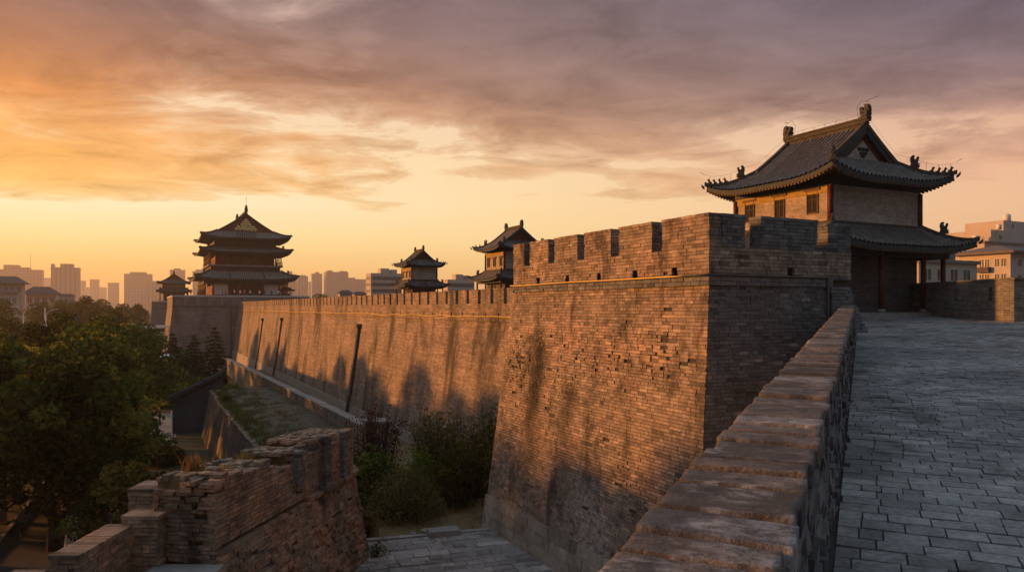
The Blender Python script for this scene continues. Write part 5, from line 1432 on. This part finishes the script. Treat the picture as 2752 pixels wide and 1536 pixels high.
for fl in range(3):
    for k in range(4): window_set(a2, 186, 114+k*3.8, 26.5-fl*3.1, 1.3, 1.4, 'x')
    for k in range(4): window_set(a2, 190+k*6, 112, 26.5-fl*3.1, 1.6, 1.4, 'y')
a3 = empty('apartment_house', (125, 80, 0), 'bluish grey low block seen between the porch columns of the near watch tower', 'apartment house')
m = MB(); m.box(118, 134, 82, 96, 0, 21.6); m.build('wall', M['pinkwall'], a3)
m = MB(); m.box(117.6, 134.4, 81.6, 96.4, 21.6, 22.2); m.box(120, 131, 84, 92, 22.2, 24.0); m.build('roof', M['roofgrey'], a3)
for fl in range(3):
    for k in range(4): window_set(a3, 118, 84+k*3.2, 18.8-fl*3.1, 1.5, 1.5, 'x'); window_set(a3, 120.2+k*3.6, 82, 18.6-fl*3.1, 2.2, 2.0, 'y')

# ================================================================= STREET, SQUARE, PATH
def strip(name, mat, pts, w, z, h=None):
    m = MB()
    for (a, b) in zip(pts, pts[1:]):
        a, b = Vector((*a, 0)), Vector((*b, 0)); d = (b-a).normalized(); n = Vector((-d.y, d.x, 0))*w/2
        if h is None: m.poly([(*(a-n).xy, z), (*(b-n).xy, z), (*(b+n).xy, z), (*(a+n).xy, z)])
        else: m.hexa([(*(a-n).xy, z), (*(b-n).xy, z), (*(b+n).xy, z), (*(a+n).xy, z), (*(a-n).xy, h), (*(b-n).xy, h), (*(b+n).xy, h), (*(a+n).xy, h)])
    return tag(m.build(name, mat), kind='structure')
strip('road', M['asphalt'], [cw(-250, 205), cw(-150, 218), cw(-90, 236)], 16, -.1, 5.2)
strip('path', M['path'], [cw(-36, 62), cw(-31.2, 51), cw(-28.2, 44.4), cw(-25.5, 38), cw(-18, 24)], 4.8, .006)
strip('path_kerb', M['kerb'], [cw(-38.4, 62), cw(-33.5, 51), cw(-30.6, 44.4), cw(-28., 38)], .25, 0., .16)
strip('square', M['square'], [cw(-46.5, 98), cw(-40, 85), cw(-35.8, 75)], 3.2, .01)
POS = {}
def lamp(l, d, h, double, label, base):
    x, y = cw(l, d); o = empty('street_lamp', (x, y, base), label, 'street lamp', 'street lamps on the left street')
    m = MB(); m.tube([(x, y, base), (x, y, base+h*.82)], [.13, .09], 8); m.build('pole', M['metal'], o, True)
    for s in ((-1, 1) if double else (1,)):
        ux, uy = COS*s, -SIN*s; p = lambda t, z: (x+ux*t, y+uy*t, base+z)
        m = MB(); m.tube([p(0, h*.8), p(.5, h*.9), p(1.3, h*.97), p(1.9, h)], .07, 6); a = m.build('arm', M['metal'], o, True)
        m = MB(); m.sweep([p(1.7, h-.05), p(3.4, h+.1)], .5, .16); m.build('lamp_head', M['metal'], a)
lamp(-130, 198, 8.8, True, 'white double-armed street lamp at the left in front of the halls', 5.2)
lamp(-139, 222, 8.0, False, 'white single-armed street lamp farther back', 5.2)
for l, d, h, lab in ((-125.5, 200, 8.7, 'white pole with a sign box right of the double-armed lamp'), (-117., 200, 6.2, 'short white pole with a camera head'), (-128.5, 251, 7., 'thin white pole at the far end of the road')):
    x, y = cw(l, d); o = empty('signal_pole', (x, y, 5.2), lab, 'pole')
    m = MB(); m.tube([(x, y, 5.2), (x, y, 5.2+h)], .12, 8); m.build('pole', M['metal'], o, True)
    m = MB(); m.box(x-.45, x+.45, y-.2, y+.2, 5.2+h*.35 if h > 8 else 5.2+h*.85, 5.2+h*.35+1.3 if h > 8 else 5.2+h); m.build('box', M['metal'], o)
def bus(l, d, yaw, label, z=5.2, L=10.5, col='metal'):
    x, y = cw(l, d); o = empty('city_bus', (0, 0, 0), label, 'bus', 'buses on the left street')
    m = MB(); w = 1.25
    m.extrude([(-w, .45), (w, .45), (w, 2.6), (w-.12, 2.95), (w-.4, 3.1), (-w+.4, 3.1), (-w+.12, 2.95), (-w, 2.6)], lambda a, b, t: (t, a, b), -L/2, L/2); m.build('body', M[col], o)
    for s in (-1, 1):
        m = MB(); m.box(-L/2+.5, L/2-.6, s*w-.02 if s > 0 else -w-.02, s*w+.02 if s > 0 else -w+.02, 1.45, 2.5); m.build('side_window', M['glass'], o)
        for t in (-L*.28, L*.32):
            m = MB(); m.tube([(t, s*(w-.25), .48), (t, s*(w+.02), .48)], .48, 14); m.build('wheel', M['pipe'], o)
        m = MB(); m.box(s*L/2-.03, s*L/2+.03, -w+.2, w-.2, 1.2, 2.6); m.build('windscreen', M['glass'], o)
    m = MB(); m.box(-1.5, 1.2, -.7, .7, 3.1, 3.35); m.build('roof_unit', M['metal'], o)
    o.location = (x, y, z); o.rotation_euler = (0, 0, yaw)
bus(-121, 203, .9, 'white city bus among the street trees at the left')
bus(-106, 224, .15, 'second white bus partly hidden by trees, right of the first')
def canopy(l, d, w, dp, z, label, base=0.):
    x, y = cw(l, d); o = empty('shelter', (x, y, base), label, 'shelter')
    m = MB(); m.hexa([(x-w/2,y-dp/2,z), (x+w/2,y-dp/2,z), (x+w/2,y+dp/2,z), (x-w/2,y+dp/2,z), (x-w/2+.1,y-dp/2+.1,z+.3), (x+w/2-.1,y-dp/2+.1,z+.3), (x+w/2-.1,y+dp/2-.1,z+.3), (x-w/2+.1,y+dp/2-.1,z+.3)]); m.build('roof', M['metal'], o)
    for sx in (-.4, .4):
        m = MB(); m.tube([(x+sx*w, y, base), (x+sx*w, y, z)], .1, 6); m.build('post', M['metal'], o)
canopy(-106, 196, 12, 4, 9.2, 'long pale shelter roof showing between the street trees', 5.2)
canopy(-92, 190, 8, 3, 9.0, 'white shelter roof left of the gate platform', 5.2)
# parasol
x, y = cw(-57.5, 124); o = empty('parasol', (x, y, 0), 'white parasol showing between dark shrubs before the gate platform', 'parasol')
m = MB(); m.lathe((x, y, 5.6), [(1.3, 0), (.8, .35), (.08, .7)], 8); m.build('canopy', M['metal'], o); m = MB(); m.tube([(x, y, 0), (x, y, 5.7)], .05, 6); m.build('pole', M['metal'], o)
# bits in the lane
x, y = cw(-3.1, 33.6); m = MB(); m.hexa([(x-.8,y-.3,LANE), (x+.7,y-.45,LANE), (x+.8,y+.35,LANE), (x-.7,y+.4,LANE), (x-.75,y-.28,LANE+.32), (x+.66,y-.42,LANE+.28), (x+.75,y+.32,LANE+.3), (x-.66,y+.36,LANE+.33)])
tag(m.build('stone_slab', M['slab'], at=(x, y, LANE)), 'loose pale stone slab lying at the foot of the bastion corner', 'stone')
for k, (l, d, r) in enumerate(((-4.0, 34.4, .22), (-4.5, 33.9, .15), (-5.0, 33.6, .1))):
    bm = bmesh.new(); bmesh.ops.create_icosphere(bm, subdivisions=3, radius=r)
    for v in bm.verts: v.co *= 1+.25*noise.noise(v.co*4/r*.3+Vector((k*7, 0, 0))); v.co.z *= .6
    me = bpy.data.meshes.new('boulder'); bm.to_mesh(me); bm.free(); me.materials.append(M['slab']); o = bpy.data.objects.new('boulder', me); COL.objects.link(o); x, y = cw(l, d); o.location = (x, y, terr(x, y)+.04)
    tag(o, ('largest grey stone on the bare earth before the round bush', 'middle grey stone on the bare earth', 'smallest grey stone at the edge of the paved lane')[k], 'stone', 'stones on the terrace')
# rusty plate leaning on the plinth
px_, py_ = BX-batL(4.2)-.1, 21.4
m = MB(); prof = [(-.28, 0), (.28, 0), (.27, .75), (.2, 1.02), (.08, 1.12), (-.08, 1.12), (-.2, 1.02), (-.27, .75)]
m.extrude(prof, lambda a, b, t: (px_-.45+.28*b+t, py_+a, LANE+b), -.04, .04)
M['rust'] = mat_plain('rust', C(.055,.018,.014), .8, .4, 6.)
tag(m.build('iron_plate', M['rust'], at=(px_-.4, py_, LANE)), 'dark rust-red round-topped plate leaning on the stone foot of the bastion', 'plate')

# ================================================================= PEOPLE
def mat_person(name, top, bottom, skin=C(.34,.2,.14), hair=C(.02,.016,.014)):
    t = NT(name); s = t.add('ShaderNodeSeparateXYZ'); t.l.new(t.obj(), s.inputs[0])
    c = t.ramp(t.math('DIVIDE', s.outputs[2], 1.8), [(0, C(.03,.03,.03)), (.04, bottom), (.5, top), (.83, skin), (.945, hair)], 'CONSTANT')
    t.base(c); return t.m
PM = [mat_person('clothes_dark', C(.03,.03,.035), C(.02,.02,.025)), mat_person('clothes_white', C(.6,.58,.55), C(.05,.05,.07)), mat_person('clothes_grey', C(.16,.15,.15), C(.03,.03,.035)), mat_person('clothes_red', C(.35,.06,.05), C(.06,.06,.08))]
def person_mesh(seed, stride=.25, bag=False):
    rg = random.Random(seed)
    pts = {'pel': (0,0,.95,.15), 'sp': (0,0,1.12,.135), 'ch': (0,.0,1.34,.16), 'nk': (0,.01,1.49,.06), 'h1': (0,.03,1.58,.085), 'h2': (0,.02,1.68,.1), 'h3': (0,.0,1.76,.06)}
    edges = [('pel','sp'), ('sp','ch'), ('ch','nk'), ('nk','h1'), ('h1','h2'), ('h2','h3')]
    for s, n in ((-1, 'l'), (1, 'r')):
        st = stride*s
        pts.update({n+'hip': (s*.1,0,.88,.1), n+'kn': (s*.11,st*.35+.04,.5,.07), n+'an': (s*.11,st*.8-.02,.09,.045), n+'to': (s*.12,st*.8+.17,.04,.035),
                    n+'sh': (s*.2,0,1.41,.07), n+'el': (s*.26,-st*.3-.03,1.13,.05), n+'wr': (s*.25,-st*.45+.08,.9,.036), n+'ha': (s*.24,-st*.5+.12,.8,.035)})
        edges += [('pel',n+'hip'), (n+'hip',n+'kn'), (n+'kn',n+'an'), (n+'an',n+'to'), ('ch',n+'sh'), (n+'sh',n+'el'), (n+'el',n+'wr'), (n+'wr',n+'ha')]
    K = list(pts); me = bpy.data.meshes.new('person')
    me.from_pydata([pts[k][:3] for k in K], [(K.index(a), K.index(b)) for a, b in edges], [])
    o = bpy.data.objects.new('person', me)
    sm = o.modifiers.new('skin', 'SKIN'); sm.use_smooth_shade = True
    if not me.skin_vertices: bm = bmesh.new(); bm.from_mesh(me); bm.verts.layers.skin.verify(); bm.to_mesh(me); bm.free()
    for i, k in enumerate(K):
        sv = me.skin_vertices[0].data[i]; sv.radius = (pts[k][3]*(1.15 if k in ('ch','pel','sp') else 1), pts[k][3]*(.75 if k in ('ch','pel','sp') else 1)); sv.use_root = (k == 'pel')
    ss = o.modifiers.new('sub', 'SUBSURF'); ss.levels = 1; ss.render_levels = 1
    COL.objects.link(o)
    dg = bpy.context.evaluated_depsgraph_get(); ev = o.evaluated_get(dg); nm = bpy.data.meshes.new_from_object(ev)
    bpy.data.objects.remove(o); nm.name = 'person'; return nm
PME = [person_mesh(1, .3), person_mesh(2, .05)]
def person(l, d, z, yaw, mesh, mat, label, group=None, s=1.):
    me = PME[mesh].copy(); me.materials.clear(); me.materials.append(PM[mat])
    o = bpy.data.objects.new('person', me); COL.objects.link(o); x, y = cw(l, d); o.location = (x, y, z); o.rotation_euler = (0, 0, yaw); o.scale = (s, s, s)
    return tag(o, label, 'person', group)
pr = person(-29.9, 45.4, .01, .6, 0, 2, 'person in a grey top and dark trousers walking along the shaded path')
m = MB(); m.extrude([(-.14, -.2), (.14, -.2), (.14, .14), (-.14, .14)], lambda a, b, t: (0, 0, 0) and (pr.location.x-.3+t, pr.location.y+a, .95+b), -.05, .05)
tag(m.build('shoulder_bag', M['pipe'], at=(pr.location.x-.3, pr.location.y, .95)), 'small dark bag at the side of the person on the shaded path', 'bag')
person(-38.2, 80., .02, 2.4, 0, 0, 'dark silhouetted person crossing the pale paved square', s=.95)
CGP = 'visitors on the gate platform'
looks = [(33.3, 1, 'visitor in white near the right end of the gate tower front'), (31.3, 0, 'visitor in dark clothes before the right white panel of the gate tower'), (29.7, 0, 'visitor in dark clothes right of the tower doors'), (28.3, 1, 'visitor in white at the rightmost door of the gate tower'),
         (26.0, 1, 'visitor in white in the middle of the gate tower doors'), (24.7, 3, 'visitor in red at the gate tower doors'), (23.6, 1, 'visitor in white close to the left door of the gate tower'), (22.0, 1, 'visitor in white before the left white panel'), (19.9, 0, 'visitor in dark clothes before the left white panel'), (19.2, 0, 'second dark visitor before the left white panel'), (13.2, 2, 'visitor in grey by the left corner columns'), (11.6, 3, 'visitor in red left of the gate tower')]
for k, (x, mt, lab) in enumerate(looks):
    y = rnd.uniform(206., 208.)
    person(COS*x-SIN*y, SIN*x+COS*y, 16.86, rnd.uniform(0, 6.28), k % 2, mt, lab, CGP, rnd.uniform(.95, 1.05))

# ================================================================= AIR, SKY, SUN, CAMERA
HZ = NT('haze_air'); HZ.n.remove(HZ.p)
pvn = HZ.add('ShaderNodeVolumePrincipled'); pvn.inputs['Color'].default_value = (1., .93, .87, 1); pvn.inputs['Density'].default_value = .0002; pvn.inputs['Anisotropy'].default_value = .35
HZ.l.new(pvn.outputs[0], HZ.out.inputs['Volume'])
m = MB(); m.box(-4600, 4600, -4600, 4600, -1.2, 150.); tag(m.build('haze', HZ.m), kind='stuff')

SUN_AZ, SUN_EL = R_(-51.5), R_(7.0)
sdir = Vector((math.sin(SUN_AZ)*math.cos(SUN_EL), math.cos(SUN_AZ)*math.cos(SUN_EL), math.sin(SUN_EL)))
sl = bpy.data.lights.new('sun', 'SUN'); sl.energy = 5.; sl.angle = R_(2.5); sl.color = (1., .385, .09)
so = bpy.data.objects.new('sun', sl); COL.objects.link(so); so.rotation_euler = sdir.to_track_quat('Z', 'Y').to_euler(); so.location = (0, 0, 60)

wd = bpy.data.worlds.new('World'); scn.world = wd; wd.use_nodes = True
class WT(NT):
    def __init__(s, w): s.nt = w.node_tree; s.n = s.nt.nodes; s.l = s.nt.links
t = WT(wd); t.n.clear()
out = t.add('ShaderNodeOutputWorld'); bg = t.add('ShaderNodeBackground'); t.l.new(bg.outputs[0], out.inputs[0])
tc = t.add('ShaderNodeTexCoord').outputs['Generated']
nrm = t.add('ShaderNodeVectorMath', operation='NORMALIZE'); t.l.new(tc, nrm.inputs[0]); D3 = nrm.outputs[0]
sx = t.add('ShaderNodeSeparateXYZ'); t.l.new(D3, sx.inputs[0]); X, Y, Z = sx.outputs
hl = t.math('SQRT', t.math('ADD', t.math('MULTIPLY', X, X), t.math('ADD', t.math('MULTIPLY', Y, Y), 1e-5)))
cs = t.math('DIVIDE', t.math('ADD', t.math('MULTIPLY', X, math.sin(SUN_AZ)), t.math('MULTIPLY', Y, math.cos(SUN_AZ))), hl)   # 1 towards the sun, -1 away
az = t.math('MULTIPLY_ADD', cs, .5, .5)
wl = t.ramp(az, [(.60, 0.), (.86, 1.)]); wr = t.ramp(az, [(.31, 1.), (.60, 0.)])     # 1 at the left / right edge of the view
el = t.math('MAXIMUM', Z, 0.)
s = lin
def three(a, b, c):
    return t.mix(wr, t.mix(wl, t.ramp(el, b), t.ramp(el, a)), t.ramp(el, c))
clear = three([(0, s(244,166,80)), (.045, s(252,198,106)), (.085, s(255,226,156)), (.13, s(255,240,200)), (.2, s(252,224,176)), (.3, s(232,202,176)), (.42, s(190,165,160))],
              [(0, s(240,178,106)), (.05, s(248,204,130)), (.09, s(252,218,154)), (.14, s(251,220,168)), (.2, s(244,214,172)), (.3, s(226,194,172)), (.42, s(186,160,155))],
              [(0, s(230,174,122)), (.06, s(238,186,138)), (.12, s(238,190,148)), (.16, s(234,184,148)), (.22, s(216,172,148)), (.3, s(180,146,142)), (.42, s(140,130,145))])
veil = three([(.11, s(254,214,134)), (.15, s(250,188,104)), (.19, s(245,174,90)), (.24, s(228,150,86)), (.29, s(178,122,90)), (.34, s(134,102,93)), (.40, s(112,97,104)), (.6, s(104,106,124)), (1, s(112,124,148))],
             [(.11, s(250,206,144)), (.15, s(240,190,132)), (.19, s(220,166,122)), (.24, s(186,142,115)), (.29, s(158,126,114)), (.34, s(136,114,113)), (.40, s(126,109,115)), (.6, s(104,106,124)), (1, s(112,124,148))],
             [(.11, s(234,184,142)), (.15, s(222,170,138)), (.19, s(200,151,130)), (.24, s(148,121,120)), (.29, s(124,108,117)), (.34, s(109,101,115)), (.40, s(94,95,116)), (.6, s(100,104,126)), (1, s(112,124,148))])
# a deck of cloud overhead, seen in perspective
den = t.math('ADD', Z, .10)
cv = t.add('ShaderNodeCombineXYZ')
rx = t.math('ADD', t.math('MULTIPLY', X, COS), t.math('MULTIPLY', Y, -SIN)); ry = t.math('ADD', t.math('MULTIPLY', X, SIN), t.math('MULTIPLY', Y, COS))
t.l.new(t.math('DIVIDE', rx, den), cv.inputs[0]); t.l.new(t.math('DIVIDE', ry, den), cv.inputs[1])
mp_ = t.add('ShaderNodeMapping'); t.l.new(cv.outputs[0], mp_.inputs['Vector']); mp_.inputs['Rotation'].default_value = (0, 0, R_(10)); mp_.inputs['Location'].default_value = (-4.2, 6.7, 0); mp_.inputs['Scale'].default_value = (.78, 1., 1.)
n1 = t.noise(mp_.outputs[0], .95, 10, .6, .5); n2 = t.noise(mp_.outputs[0], 2.4, 10, .64, .7); n3 = t.noise(mp_.outputs[0], .45, 4, .5, .2)
n = t.math('ADD', t.math('MULTIPLY', n1, .65), t.math('MULTIPLY', n2, .35))
cover = t.ramp(el, [(.10, .80), (.128, .60), (.15, .50), (.175, .47), (.20, .49), (.235, .475), (.26, .41), (.285, .36), (.33, .36), (.36, .40), (.40, .44)])
gp = t.ramp(az, [(.55, 0.), (.62, .25), (.70, 1.), (.80, 1.), (.88, .3)])
cover = t.math('ADD', t.math('MULTIPLY_ADD', t.ramp(az, [(.78, 0.), (.86, 1.)]), -.14, cover), t.math('MULTIPLY', t.ramp(el, [(.165, 0.), (.225, 1.)]), t.math('MULTIPLY_ADD', gp, .13, -.10)))
mask = t.ramp(t.math('MULTIPLY_ADD', t.math('SUBTRACT', n, cover), 1., .5), [(.47, 0.), (.50, .45), (.56, .85), (.64, 1.)], 'LINEAR')
n4 = t.noise(mp_.outputs[0], 4.6, 8, .65, .8)
shade = t.ramp(t.math('ADD', t.math('MULTIPLY', n2, .45), t.math('ADD', t.math('MULTIPLY', n3, .3), t.math('MULTIPLY', n4, .25))), [(.36, 1.2), (.5, .9), (.62, .60)])
sky = t.mix(mask, clear, t.mix(1., veil, shade, 'MULTIPLY'))
# the sky the shade is lit by: dusk blue overhead and behind, from the physical sky
ns = t.add('ShaderNodeTexSky', sky_type='NISHITA'); ns.sun_disc = False; ns.sun_elevation = SUN_EL; ns.sun_rotation = SUN_AZ; ns.air_density = 1.2; ns.dust_density = 2.
dusk = t.mix(1., ns.outputs[0], C(.10, .10, .10), 'MULTIPLY')
back = t.ramp(t.math('DIVIDE', ry, hl), [(.0, 1.), (.42, 0.)])      # the half of the sky behind the standpoint is already dusk
over = t.ramp(el, [(.42, 0.), (.62, 1.)])
sky = t.mix(t.math('MULTIPLY', back, .9), sky, t.mix(.15, C(.115, .13, .155), dusk))
sky = t.mix(over, sky, t.mix(.15, C(.37, .47, .56), dusk))
t.l.new(sky, bg.inputs[0]); bg.inputs[1].default_value = .75

cam = bpy.data.cameras.new('camera'); co = bpy.data.objects.new('camera', cam); COL.objects.link(co)
co.location = (0, 0, Z0); co.rotation_euler = (R_(90), 0, -math.atan2(SIN, COS))
cam.sensor_width = 36; cam.lens = 2000/2752*36; cam.shift_y = 57/2752; cam.clip_end = 9000; cam.clip_start = .05
cam.dof.use_dof = True; cam.dof.focus_distance = 40; cam.dof.aperture_fstop = 11.
scn.camera = co
vs = scn.view_settings; scn.display_settings.display_device = 'sRGB'
vs.view_transform = 'Standard'; vs.look = 'None'; vs.exposure = .56; vs.gamma = 1.; vs.use_curve_mapping = False
scn.render.engine = 'CYCLES'
cy_ = scn.cycles; cy_.use_denoising = True; cy_.max_bounces = 6; cy_.diffuse_bounces = 3; cy_.glossy_bounces = 2; cy_.transmission_bounces = 2; cy_.volume_bounces = 0; cy_.transparent_max_bounces = 8
cy_.sample_clamp_indirect = 8.; cy_.use_adaptive_sampling = True; cy_.adaptive_threshold = .015
